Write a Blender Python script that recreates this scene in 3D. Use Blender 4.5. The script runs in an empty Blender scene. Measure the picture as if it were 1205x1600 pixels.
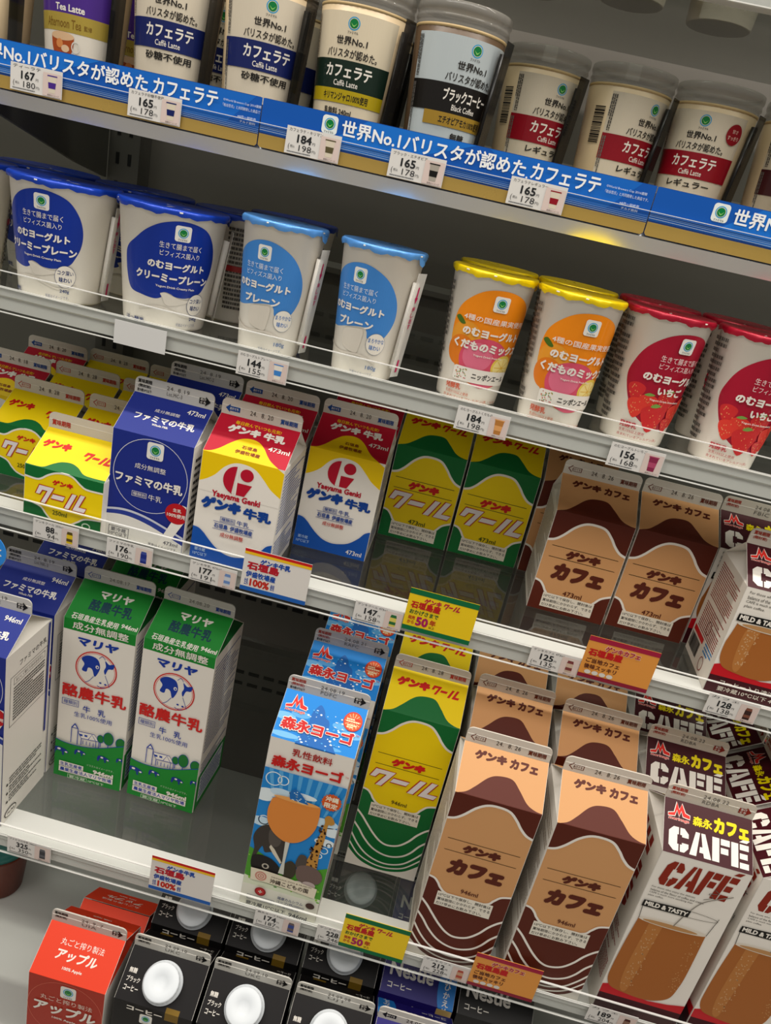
import bpy, bmesh, math, random
from mathutils import Vector, Matrix
from mathutils.geometry import tessellate_polygon

# ------------------------------------------------------------------ camera, world, light
SC = bpy.context.scene
COL = SC.collection
Z0 = 1.45                                   # eye height of the photographer above the shop floor
cam_data = bpy.data.cameras.new('camera')
cam = bpy.data.objects.new('camera', cam_data)
COL.objects.link(cam)
PITCH, ROLL, YAW, FPX = 0.3839114, -0.2259795, 0.0677346, 1229.15
def cam_matrix():
    cp, sp, cr, sr, cy, sy = math.cos(PITCH), math.sin(PITCH), math.cos(ROLL), math.sin(ROLL), math.cos(YAW), math.sin(YAW)
    Rz = Matrix(((cy, sy, 0), (-sy, cy, 0), (0, 0, 1)))
    Rx = Matrix(((1, 0, 0), (0, cp, -sp), (0, sp, cp)))
    M = Matrix(((1, 0, 0), (0, 0, -1), (0, 1, 0)))
    Rr = Matrix(((cr, sr, 0), (-sr, cr, 0), (0, 0, 1)))
    R = Rr @ M @ Rx @ Rz
    return Matrix(((R[0][0], -R[1][0], -R[2][0]), (R[0][1], -R[1][1], -R[2][1]), (R[0][2], -R[1][2], -R[2][2])))
cam.matrix_world = Matrix.Translation((0, 0, Z0)) @ cam_matrix().to_4x4()
cam_data.sensor_fit = 'VERTICAL'
cam_data.sensor_height = 36.0
cam_data.lens = FPX / 1600.0 * 36.0
cam_data.clip_start = 0.01
SC.camera = cam

world = bpy.data.worlds.new('shop_surroundings')
SC.world = world
world.use_nodes = True
world.node_tree.nodes['Background'].inputs[0].default_value = (1.0, 0.95, 0.88, 1)
world.node_tree.nodes['Background'].inputs[1].default_value = 0.25

def area_light(name, loc, rot, sx, sy, power, color):
    l = bpy.data.lights.new(name, 'AREA')
    l.shape = 'RECTANGLE'; l.size = sx; l.size_y = sy; l.energy = power; l.color = color
    o = bpy.data.objects.new(name, l); COL.objects.link(o)
    o.location = loc; o.rotation_euler = rot
    return o
# ceiling tube running along the aisle above the shelf fronts
area_light('ceiling_tube_light', (0.05, 0.44, Z0 + 1.05), (math.radians(3), 0, 0), 2.6, 0.05, 23, (1.0, 0.94, 0.86))
# the other ceiling panels of the shop, behind the photographer
area_light('ceiling_panel_light', (0.0, -0.5, Z0 + 1.35), (math.radians(20), 0, 0), 3.0, 0.6, 27, (1.0, 0.95, 0.88))

SC.view_settings.view_transform = 'Standard'
SC.view_settings.look = 'None'
SC.view_settings.gamma = 1.0
SC.view_settings.use_curve_mapping = False
SC.view_settings.exposure = 0.08

# ------------------------------------------------------------------ materials
def lin(c):
    return c / 12.92 if c <= 0.04045 else ((c + 0.055) / 1.055) ** 2.4
MATS = {}
def new_mat(name):
    m = bpy.data.materials.new(name); m.use_nodes = True
    return m, m.node_tree, m.node_tree.nodes['Principled BSDF']
def mat(hexc, rough=0.42, metal=0.0, spec=0.4, key=None, grain=0.0, coat=0.0):
    if hexc == 'gold': return MATS['gold_print']
    k = key or ('%s_%s_%s_%s_%s' % (hexc, rough, metal, grain, coat))
    if k in MATS: return MATS[k]
    m, nt, b = new_mat('surface_' + k.replace('#', ''))
    c = [lin(int(hexc[i:i + 2], 16) / 255) for i in (1, 3, 5)] + [1]
    b.inputs['Base Color'].default_value = c
    b.inputs['Roughness'].default_value = rough
    b.inputs['Metallic'].default_value = metal
    b.inputs['Specular IOR Level'].default_value = spec
    if coat: b.inputs['Coat Weight'].default_value = coat
    if grain:                                # faint mottling of painted metal, board or foil
        tc = nt.nodes.new('ShaderNodeTexCoord'); n = nt.nodes.new('ShaderNodeTexNoise')
        n.inputs['Scale'].default_value = 60; n.inputs['Detail'].default_value = 4
        r = nt.nodes.new('ShaderNodeMapRange'); r.inputs[3].default_value = rough - grain; r.inputs[4].default_value = rough + grain
        nt.links.new(tc.outputs['Object'], n.inputs['Vector']); nt.links.new(n.outputs['Fac'], r.inputs[0]); nt.links.new(r.outputs[0], b.inputs['Roughness'])
    MATS[k] = m
    return m
def clear_mat(key, tint, rough, ior=1.45, gloss=1.0, haze=0.0):
    """clear sheet: passes light straight through with a tint and mirrors at grazing angles"""
    if key in MATS: return MATS[key]
    m, nt, b = new_mat(key)
    nt.nodes.remove(b)
    out = nt.nodes['Material Output']
    t = nt.nodes.new('ShaderNodeBsdfTransparent'); t.inputs[0].default_value = (*tint, 1)
    g = nt.nodes.new('ShaderNodeBsdfGlossy'); g.inputs['Roughness'].default_value = rough; g.inputs[0].default_value = (gloss, gloss, gloss, 1)
    f = nt.nodes.new('ShaderNodeFresnel'); geo = nt.nodes.new('ShaderNodeNewGeometry'); mr = nt.nodes.new('ShaderNodeMapRange'); mr.inputs[3].default_value = ior; mr.inputs[4].default_value = 1 / ior
    nt.links.new(geo.outputs['Backfacing'], mr.inputs[0]); nt.links.new(mr.outputs[0], f.inputs[0])
    x = nt.nodes.new('ShaderNodeMixShader')
    nt.links.new(f.outputs[0], x.inputs[0]); nt.links.new(t.outputs[0], x.inputs[1]); nt.links.new(g.outputs[0], x.inputs[2]); nt.links.new(x.outputs[0], out.inputs[0])
    if haze:                                 # faint dust film
        d = nt.nodes.new('ShaderNodeBsdfDiffuse'); d.inputs[0].default_value = (.5, .49, .46, 1)
        y = nt.nodes.new('ShaderNodeMixShader'); y.inputs[0].default_value = haze
        nt.links.new(t.outputs[0], y.inputs[1]); nt.links.new(d.outputs[0], y.inputs[2]); nt.links.new(y.outputs[0], x.inputs[1])
    MATS[key] = m
    return m
def frosted_mat(key, hexc, alpha, rough=0.25):
    """milky clear plastic: part see-through, part white"""
    if key in MATS: return MATS[key]
    m, nt, b = new_mat(key)
    b.inputs['Base Color'].default_value = [lin(int(hexc[i:i + 2], 16) / 255) for i in (1, 3, 5)] + [1]
    b.inputs['Roughness'].default_value = rough
    b.inputs['Alpha'].default_value = alpha
    MATS[key] = m
    return m
GLASS = clear_mat('shelf_glass', (0.92, 0.94, 0.925), 0.015, 1.5, haze=0.03)
GLASS_TOP = clear_mat('shelf_glass_dusty_dimming', (0.58, 0.60, 0.58), 0.03, 1.5, haze=0.05)  # top pane: tint darkened to dim the cups one shelf below, plus dust
ACRYL = clear_mat('clear_acrylic', (0.96, 0.965, 0.96), 0.05, 1.22)
CLEARCUP = frosted_mat('clear_cup_plastic', '#98958e', 0.5, 0.07)
SLEEVE = frosted_mat('clear_straw_wrapper', '#f2f0ea', 0.45, 0.15)
DARKSLEEVE = frosted_mat('clear_dark_wrapper', '#20201f', 0.75, 0.1)
STEEL = mat('#dfe1e3', 0.22, 0.85, key='steel_rail', grain=0.05)
WHITE_METAL = mat('#d8d9d4', 0.35, 0.0, key='white_painted_metal', grain=0.06)
GREY_METAL = mat('#55524d', 0.5, 0.0, key='grey_painted_metal', grain=0.08)
BACK_METAL = mat('#66625b', 0.45, 0.0, key='back_panel_metal', grain=0.08)
BLACKM = mat('#060606', 0.7, key='dark_slot')
PAPER = '#e6e0d6'

# ------------------------------------------------------------------ mesh helpers
class MB:
    """collects faces of several materials and links them as ONE mesh"""
    def __init__(s): s.v = []; s.f = []; s.m = []; s.mats = []; s.smooth = []
    def mi(s, m):
        if m not in s.mats: s.mats.append(m)
        return s.mats.index(m)
    def face(s, pts, m, smooth=False):
        b = len(s.v); s.v += [tuple(p) for p in pts]; s.f.append(tuple(range(b, b + len(pts)))); s.m.append(s.mi(m)); s.smooth.append(smooth)
    def box(s, x0, x1, y0, y1, z0, z1, m):
        b = len(s.v)
        s.v += [(x, y, z) for z in (z0, z1) for y in (y0, y1) for x in (x0, x1)]
        for q in ((0, 2, 3, 1), (4, 5, 7, 6), (0, 1, 5, 4), (2, 6, 7, 3), (0, 4, 6, 2), (1, 3, 7, 5)):
            s.f.append(tuple(b + i for i in q)); s.m.append(s.mi(m)); s.smooth.append(False)
    def prism(s, prof, x0, x1, m):
        """profile of (y, z) points pulled along x"""
        n = len(prof); b = len(s.v)
        s.v += [(x0, y, z) for y, z in prof] + [(x1, y, z) for y, z in prof]
        for i in range(n):
            j = (i + 1) % n
            s.f.append((b + i, b + j, b + n + j, b + n + i)); s.m.append(s.mi(m)); s.smooth.append(False)
        s.f.append(tuple(b + i for i in range(n - 1, -1, -1))); s.f.append(tuple(b + n + i for i in range(n))); s.m += [s.mi(m)] * 2; s.smooth += [False] * 2
    def slab(s, poly, axis_fn, t0, t1, m):
        """2D polygon given thickness; axis_fn(u, v, t) -> point"""
        n = len(poly); b = len(s.v)
        s.v += [tuple(axis_fn(u, v, t0)) for u, v in poly] + [tuple(axis_fn(u, v, t1)) for u, v in poly]
        for i in range(n):
            j = (i + 1) % n
            s.f.append((b + i, b + j, b + n + j, b + n + i)); s.m.append(s.mi(m)); s.smooth.append(False)
        s.f.append(tuple(b + i for i in range(n - 1, -1, -1))); s.f.append(tuple(b + n + i for i in range(n))); s.m += [s.mi(m)] * 2; s.smooth += [False] * 2
    def lathe(s, prof, m, n=64, cx=0, cy=0, cap=True, wob=None):
        """profile of (r, z) spun about the vertical"""
        b = len(s.v)
        for k, (r, z) in enumerate(prof):
            for i in range(n):
                a = 2 * math.pi * i / n
                dr, dz = wob(k, a) if wob else (0, 0)
                s.v.append((cx + (r + dr) * math.sin(a), cy - (r + dr) * math.cos(a), z + dz))
        for k in range(len(prof) - 1):
            for i in range(n):
                j = (i + 1) % n
                s.f.append((b + k * n + i, b + k * n + j, b + (k + 1) * n + j, b + (k + 1) * n + i)); s.m.append(s.mi(m)); s.smooth.append(True)
        if cap:
            s.f.append(tuple(b + i for i in range(n - 1, -1, -1))); s.f.append(tuple(b + (len(prof) - 1) * n + i for i in range(n))); s.m += [s.mi(m)] * 2; s.smooth += [False] * 2
    def tube(s, pts, r, m, n=10):
        b = len(s.v); P = [Vector(p) for p in pts]
        for i, p in enumerate(P):
            d = (P[min(i + 1, len(P) - 1)] - P[max(i - 1, 0)]).normalized()
            u = d.orthogonal().normalized(); w = d.cross(u)
            for k in range(n):
                a = 2 * math.pi * k / n
                s.v.append(tuple(p + u * (r * math.cos(a)) + w * (r * math.sin(a))))
        for i in range(len(P) - 1):
            for k in range(n):
                j = (k + 1) % n
                s.f.append((b + i * n + k, b + i * n + j, b + (i + 1) * n + j, b + (i + 1) * n + k)); s.m.append(s.mi(m)); s.smooth.append(True)
        s.f.append(tuple(b + i for i in range(n - 1, -1, -1))); s.f.append(tuple(b + (len(P) - 1) * n + i for i in range(n))); s.m += [s.mi(m)] * 2; s.smooth += [False] * 2
    def mesh(s, name, bevel=0):
        me = bpy.data.meshes.new(name)
        me.from_pydata(s.v, [], s.f)
        for m in s.mats: me.materials.append(m)
        me.polygons.foreach_set('material_index', s.m)
        me.polygons.foreach_set('use_smooth', s.smooth)
        me.update()
        if bevel:
            bm = bmesh.new(); bm.from_mesh(me)
            bmesh.ops.bevel(bm, geom=[e for e in bm.edges if len(e.link_faces) == 2 and e.calc_face_angle(0) > 0.6], offset=bevel, segments=2, affect='EDGES', clamp_overlap=True)
            bm.to_mesh(me); bm.free()
        return me
def link(name, me, parent=None, loc=(0, 0, 0), rot=0.0):
    o = bpy.data.objects.new(name, me); COL.objects.link(o)
    o.location = loc; o.rotation_euler = (0, 0, rot)
    if parent: o.parent = parent
    return o
def tag(o, label, cat, group=None):
    o['label'] = label; o['category'] = cat
    if group: o['group'] = group
    return o
def structure(name, mb):
    o = link(name, mb.mesh(name)); o['kind'] = 'structure'
    return o
def thing(name, label, cat, loc, rot=0.0, group=None):
    o = link(name, None, None, loc, rot)
    o.empty_display_size = 0.02
    return tag(o, label, cat, group)

# ------------------------------------------------------------------ printed artwork (flat shapes in millimetres, wrapped on the packs)
TXT = {}
def glyphs(s, bold, spacing=1.0):
    k = (s, bold, spacing)
    if k in TXT: return TXT[k]
    c = bpy.data.curves.new('lettering', 'FONT'); c.body = s; c.resolution_u = 2; c.fill_mode = 'FRONT'; c.space_character = spacing
    o = bpy.data.objects.new('lettering', c); COL.objects.link(o)
    dg = bpy.context.evaluated_depsgraph_get()
    ev = o.evaluated_get(dg); me = ev.to_mesh(); me.calc_loop_triangles()
    vs = [(v.co.x, v.co.y) for v in me.vertices]
    tr = [tuple(vs[i] for i in t.vertices) for t in me.loop_triangles]
    ev.to_mesh_clear(); bpy.data.objects.remove(o); bpy.data.curves.remove(c)
    if bold:                                 # heavier strokes: the letters doubled around a small circle
        n = 6 if bold < .04 else 8
        tr = [tuple((x + bold * math.cos(a * 6.2832 / n), y + bold * math.sin(a * 6.2832 / n)) for x, y in q) + (a * .11,) for a in range(n) for q in tr]
    else: tr = [q + (0,) for q in tr]
    TXT[k] = tr
    return tr
def smooth_pts(p, n=8, closed=False):
    out = []; N = len(p)
    rng = range(N) if closed else range(N - 1)
    for i in rng:
        g = (lambda k: p[k % N]) if closed else (lambda k: p[min(max(k, 0), N - 1)])
        a, b, c, d = g(i - 1), g(i), g(i + 1), g(i + 2)
        for k in range(n):
            t = k / n
            out.append(tuple(0.5 * (2 * b[j] + (c[j] - a[j]) * t + (2 * a[j] - 5 * b[j] + 4 * c[j] - d[j]) * t * t + (3 * b[j] - a[j] - 3 * c[j] + d[j]) * t ** 3) for j in (0, 1)))
    if not closed: out.append(tuple(p[-1]))
    return out
def ell_pts(cx, cy, rx, ry, n=36, a0=0, a1=360):
    full = abs(a1 - a0) >= 360
    return [(cx + rx * math.cos(math.radians(a0 + (a1 - a0) * i / (n if full else n - 1))), cy + ry * math.sin(math.radians(a0 + (a1 - a0) * i / (n if full else n - 1)))) for i in range(n)]
class Art:
    def __init__(s): s.t = []; s.L = 0
    def up(s, k=1): s.L += k; return s
    def poly(s, pts, col, up=1):
        s.L += up
        tri = tessellate_polygon([[Vector((p[0], p[1], 0)) for p in pts]])
        s.t += [((pts[a], pts[b], pts[c]), col, s.L) for a, b, c in tri]
    def rect(s, x0, y0, x1, y1, col, up=1):
        s.L += up
        s.t += [(((x0, y0), (x1, y0), (x1, y1)), col, s.L), (((x0, y0), (x1, y1), (x0, y1)), col, s.L)]
    def rrect(s, x0, y0, x1, y1, r, col, up=1):
        p = ell_pts(x1 - r, y1 - r, r, r, 6, 0, 90) + ell_pts(x0 + r, y1 - r, r, r, 6, 90, 180) + ell_pts(x0 + r, y0 + r, r, r, 6, 180, 270) + ell_pts(x1 - r, y0 + r, r, r, 6, 270, 359)
        s.poly(p, col, up)
    def ell(s, cx, cy, rx, ry, col, up=1, n=36): s.poly(ell_pts(cx, cy, rx, ry, n), col, up)
    def line(s, pts, w, col, up=1, closed=False):
        s.L += up; n = len(pts); q = []
        for i in range(n):
            a = pts[i - 1] if (i or closed) else pts[i]; b = pts[(i + 1) % n] if (i < n - 1 or closed) else pts[i]
            dx, dy = b[0] - a[0], b[1] - a[1]; l = math.hypot(dx, dy) or 1
            q.append((-dy / l * w / 2, dx / l * w / 2))
        for i in range(n if closed else n - 1):
            j = (i + 1) % n; a, b = pts[i], pts[j]; p, r = q[i], q[j]
            A, B, C, D = (a[0] - p[0], a[1] - p[1]), (b[0] - r[0], b[1] - r[1]), (b[0] + r[0], b[1] + r[1]), (a[0] + p[0], a[1] + p[1])
            s.t += [((A, B, C), col, s.L), ((A, C, D), col, s.L)]
    def ring(s, cx, cy, rx, ry, w, col, up=1): s.line(ell_pts(cx, cy, rx, ry, 44), w, col, up, True)
    def frame(s, x0, y0, x1, y1, w, col, up=1):
        s.rect(x0, y0, x1, y0 + w, col, up); s.rect(x0, y1 - w, x1, y1, col, 0); s.rect(x0, y0, x0 + w, y1, col, 0); s.rect(x1 - w, y0, x1, y1, col, 0)
    def text(s, t, x0, y0, x1, y1, col, b=0.0, sh=0.0, up=1, rot=0, sp=1.0, ol=None):
        """lettering fitted to the box x0..x1, y0..y1"""
        if ol: s.text(t, x0 - ol[1], y0 - ol[1], x1 + ol[1], y1 + ol[1], ol[0], b + ol[2], sh, up, rot, sp)
        tr = glyphs(t, b, sp)
        if sh: tr = [tuple((x + sh * y, y) for x, y in q[:3]) + (q[3],) for q in tr]
        if not tr: return
        xs = [p[0] for q in tr for p in q[:3]]; ys = [p[1] for q in tr for p in q[:3]]
        ax, bx, ay, by = min(xs), max(xs), min(ys), max(ys)
        if rot:                              # quarter turns: 90 reads upward, -90 downward
            if rot == 90: f = lambda p: (x1 - (p[1] - ay) / (by - ay) * (x1 - x0), y0 + (p[0] - ax) / (bx - ax) * (y1 - y0))
            else: f = lambda p: (x0 + (p[1] - ay) / (by - ay) * (x1 - x0), y1 - (p[0] - ax) / (bx - ax) * (y1 - y0))
        else: f = lambda p: (x0 + (p[0] - ax) / (bx - ax) * (x1 - x0), y0 + (p[1] - ay) / (by - ay) * (y1 - y0))
        s.L += up
        s.t += [(tuple(f(p) for p in q[:3]), col, s.L + q[3]) for q in tr]
    def micro(s, x0, y0, x1, y1, rows, col, seed=1, up=1, fill=0.5, vert=False, big=2.2):
        """columns of print too small to read: short dashes"""
        s.L += up; r = random.Random(seed)
        L = (y1 - y0) if vert else (x1 - x0); W = (x1 - x0) if vert else (y1 - y0)
        p = W / rows
        for i in range(rows):
            c = (x0 if vert else y0) + (i + 0.5) * p; t = 0; end = L * r.choice((1, 1, 1, .85, .6))
            while t < end:
                w = min(r.uniform(0.4, 1) * big, end - t); a, b = c - p * fill / 2, c + p * fill / 2
                if vert: s.rect(a, y1 - t - w, b, y1 - t, col, 0)
                else: s.rect(x0 + t, a, x0 + t + w, b, col, 0)
                t += w + r.uniform(.2, .5) * big * .4
    def logo(s, cx, cy, r, badge=True):
        """green disc in a blue ring, on a white rounded square when badge is set"""
        if badge: s.rrect(cx - r * 1.55, cy - r * 1.75, cx + r * 1.55, cy + r * 1.45, r * .5, '#e9e6de')
        s.ell(cx, cy, r, r, '#2f9fd0'); s.ell(cx, cy, r * .82, r * .82, '#dfe6dc' if badge else '#d8cdb8'); s.ell(cx, cy, r * .72, r * .72, '#0a7a3c')
        s.poly(smooth_pts([(cx - r * .5, cy + r * .1), (cx, cy - r * .3), (cx + r * .5, cy + r * .1), (cx, cy - r * .5)], 4, True), '#8fd06a')
        s.text('ファミマル', cx - r * .9, cy - r * 1.55, cx + r * .9, cy - r * 1.15, '#4a4a48', .02)

def clip_half(poly, axis, val, keep_less):
    out = []
    for i in range(len(poly)):
        a, b = poly[i], poly[(i + 1) % len(poly)]
        ia = (a[axis] <= val) if keep_less else (a[axis] >= val); ib = (b[axis] <= val) if keep_less else (b[axis] >= val)
        if ia: out.append(a)
        if ia != ib:
            t = (val - a[axis]) / (b[axis] - a[axis])
            out.append((a[0] + (b[0] - a[0]) * t, a[1] + (b[1] - a[1]) * t))
    return out
def clip_rect(poly, x0, y0, x1, y1):
    for ax, v, less in ((0, x0, False), (0, x1, True), (1, y0, False), (1, y1, True)):
        if all((p[ax] <= v) if less else (p[ax] >= v) for p in poly): continue
        poly = clip_half(poly, ax, v, less)
        if len(poly) < 3: return []
    return poly
LAYER = 0.055e-3
PRINT_ROUGH = [0.42, 0.0]
def apply_art(mb, art, fn, clip, maxlen=None, rough=0.42, coat=0.0, base=0.05e-3):
    """fn(u, v, height) -> point; artwork lies on the surface in paper-thin layers"""
    for tri, col, L in art.t:
        p = clip_rect(list(tri), *clip)
        if len(p) < 3: continue
        m = mat(col, rough, 0, 0.22, None, 0, coat); h = base + L * LAYER
        if maxlen:                           # wrapped round a cup: cut into narrow upright strips first
            x0, x1 = min(q[0] for q in p), max(q[0] for q in p)
            for k in range(math.floor(x0 / maxlen), math.floor(x1 / maxlen) + 1):
                o = p
                if x0 < k * maxlen: o = clip_half(o, 0, k * maxlen, False)
                if len(o) > 2 and x1 > (k + 1) * maxlen: o = clip_half(o, 0, (k + 1) * maxlen, True)
                if len(o) > 2: mb.face([fn(u, v, h) for u, v in o], m)
        else: mb.face([fn(u, v, h) for u, v in p], m)

# ------------------------------------------------------------------ gable-top cartons (millimetres, 70 x 70 base)
RISE, FIN, SL = 23.5, 14.5, math.hypot(34.4, 23.5)
MM = 0.001
W_ = '#e8e3da'
def carton_front(H):
    def fn(u, v, h):
        h *= 1000
        if v <= H: return ((u - 35) * MM, (-35 - h) * MM, v * MM)
        t = v - H
        return ((u - 35) * MM, (-35 + t * 34.4 / SL - h * 23.5 / SL) * MM, (H + t * 23.5 / SL + h * 34.4 / SL) * MM)
    return fn
def carton_back(H):
    f = carton_front(H)
    def fn(u, v, h):
        x, y, z = f(u, v, h); return (-x, -y, z)
    return fn
def carton_parts(key, H, front, right=None, left=None, paper=W_, side=None, roofside=None, back=None, cap=False, top=None, rough=0.42, nofin=False):
    """carton_body and gable_roof meshes, optional screw cap"""
    pm = mat(paper, .5); sm = mat(side or paper, .5); fn = carton_front(H)
    b = MB()
    b.box(-.035, .035, -.035, .035, 0, H * MM, sm)
    apply_art(b, front, fn, (.35, 0.2, 69.65, H), rough=rough)
    if back: apply_art(b, back, carton_back(H), (.35, 0.2, 69.65, H), rough=rough)
    if right: apply_art(b, right, lambda u, v, h: (.035 + h, (-35 + u) * MM, v * MM), (.3, .2, 69.7, H))
    if left: apply_art(b, left, lambda u, v, h: (-.035 - h, (35 - u) * MM, v * MM), (.3, .2, 69.7, H))
    g = MB(); t = .5
    for s in (-1, 1):
        P = [(s * 35, H), (s * .6, H + RISE), (s * .6, H + RISE - t * 1.2), (s * 34.2, H - .2)]
        g.prism([(y * MM, z * MM) for y, z in (P if s < 0 else P[::-1])], -.035, .035, pm)
        tm = mat(roofside or paper, .5)
        g.face([(s * .035, -.0349, H * MM), (s * .035, .0349, H * MM), (s * .012, 0, (H + RISE - 2) * MM)][::s], tm)
    apply_art(g, front, fn, (.2, H, 69.8, H + SL), rough=rough)
    apply_art(g, back or front, carton_back(H), (.2, H, 69.8, H + SL), rough=rough)
    if roofside and top:
        for s in (-1, 1): apply_art(g, top, lambda u, v, h, s=s: ((s * (35 - v * .5)) * MM + s * h, (u - 35) * MM, (H + v * .46) * MM + h), (0, 0, 70, 20))
    parts = [('carton_body', b.mesh('carton_body')), ('gable_roof', g.mesh('gable_roof'))]
    if cap:
        c = MB(); n = Vector((0, -23.5, 34.4)).normalized()
        prof = [(.0172, 0), (.0172, .004), (.0155, .0045), (.0155, .0115), (.0150, .0127), (.0142, .0130), (.0060, .0130), (.0056, .0127), (.0005, .0127)]
        c.lathe(prof, mat('#dde3e8', .35), 48, wob=lambda k, a: (.0002 * math.cos(24 * a) if k in (2, 3) else 0, 0))
        me = c.mesh('screw_cap'); q = n.to_track_quat('Z', 'Y').to_matrix().to_4x4()
        me.transform(Matrix.Translation(Vector(fn(36, H + 20, 0))) @ q)
        parts.append(('screw_cap', me))
    return parts
def fin_mesh(art, paper='#d6cfc3', H=98, h=FIN):
    r = 5.0
    poly = [(0, 0), (70, 0)] + ell_pts(70 - r, h - r, r, r, 7, 0, 90) + ell_pts(r, h - r, r, r, 7, 90, 180)
    m = MB()
    m.slab(poly, lambda u, v, t: ((u - 35) * MM, t * MM, (H + RISE + v - .4) * MM), -.6, .6, mat(paper, .45))
    m.box(-.0345, .0345, -.00075, -.00055, (H + RISE + h * .52) * MM, (H + RISE + h * .52 + .5) * MM, mat('#efebe2', .4))
    if art: apply_art(m, art, lambda u, v, t: ((u - 35) * MM, -.0006 - t, (H + RISE + v - .4) * MM), (.3, .3, 69.7, h - .3), base=.2e-3)
    return m.mesh('top_seal')
def arrow(a, x0, y0, x1, y1, col, left=True, up=1):
    m, w = (y0 + y1) / 2, (y1 - y0)
    p = [(x0, m), (x0 + w * .55, y1), (x0 + w * .55, y1 - w * .2), (x1, y1 - w * .2), (x1, y0 + w * .2), (x0 + w * .55, y0 + w * .2), (x0 + w * .55, y0)]
    if not left: p = [(x0 + x1 - x, y) for x, y in p][::-1]
    a.poly(p, col, up)
def fin_outline(date, col, datecol='#4a4038', inkfill=None):
    """outlined pour arrow at the left, stamped date, best-before words at the right"""
    a = Art()
    arrow(a, 3.5, 2.6, 16, 9.6, inkfill or col); 
    if not inkfill: arrow(a, 4.6, 3.4, 15.3, 8.8, '#d6cfc3')
    a.text('あけぐち', 7.2, 4.9, 14.6, 7.3, '#e8e3da' if inkfill else col, .02)
    a.text(date, 25, 4.2, 45, 8.2, datecol, .0, sp=1.1)
    a.text('賞味期限', 51.5, 3.2, 66.5, 7.6, col, .03)
    return a
def fin_stamp(date, lot, col2='#2b2a28', arrowcol='#141414', paper='#c9c7c1', third=True):
    a = Art()
    a.text('賞味期限', 2.5, 9.2, 15, 12.6, '#2b2a28' if col2 != '#a83a28' else col2, .03)
    a.text('(開封前)', 3, 5.2, 14.2, 8.4, col2, .02)
    if third: a.text('要冷蔵10℃以下', 2.5, 1.8, 15, 4.4, '#2b2a28', .02)
    a.text(date, 28, 8.4, 48, 11.8, '#6e6a64', .0, sp=1.1); a.text(lot, 28.5, 3.6, 42, 6.8, '#6e6a64', .0, sp=1.1)
    arrow(a, 57, 2.6, 67, 10.8, arrowcol, False)
    a.text('あけ', 58, 6.9, 63, 9, '#e8e3da', .02); a.text('ぐち', 58, 4.3, 63, 6.4, '#e8e3da', .02, up=0)
    return a

# ---- artworks
YEL, GRN, RED, TAN, BRN, WHT = '#f4d500', '#0a6a30', '#cf1a16', '#d09a66', '#571f10', '#ece6dc'
def note_box(a, x0, y0, x1, y1, col='#2c2620'):
    a.rect(x0, y0, x1, y1, '#e9e2d2'); h = (y1 - y0)
    for i, t in enumerate(('10℃以下で保存し、開封後は', '賞味期限にかかわらず、できる', 'だけ早めにお飲み下さい。')):
        a.text(t, x0 + 1.2, y1 - h * (.31 * i + .31), x1 - (1.4, 1, 7)[i], y1 - h * (.31 * i + .1), col, .01, up=1 if i == 0 else 0)
KOOL = [[(5, 18), (22.5, 18), (12.5, 0), (7.6, 0), (15.2, 13.6), (8.6, 13.6), (5.6, 8.6), (1, 8.6)], [(19.6, 7), (34, 7), (36.4, 11.6), (22, 11.6)], [(36.5, 0), (41.6, 0), (50.4, 17), (45.3, 17)],
        [(46.4, 0), (60.4, 0), (62.8, 4.6), (53.6, 4.6), (60.6, 18), (55.5, 18)]]
def kool(a, x0, y0, x1, y1, col, ol=None):
    """the drink's name in square slanted letters, outlined when ol is set"""
    P = [[(x0 + (u - 1) / 61.8 * (x1 - x0), y0 + v / 18 * (y1 - y0)) for u, v in p] for p in KOOL]
    if ol:
        for i, p in enumerate(P): a.line(p, ol[1] * 2, ol[0], 1 if i == 0 else 0, True)
    for i, p in enumerate(P): a.poly(p[::-1], col, 1 if i == 0 else 0)
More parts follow.
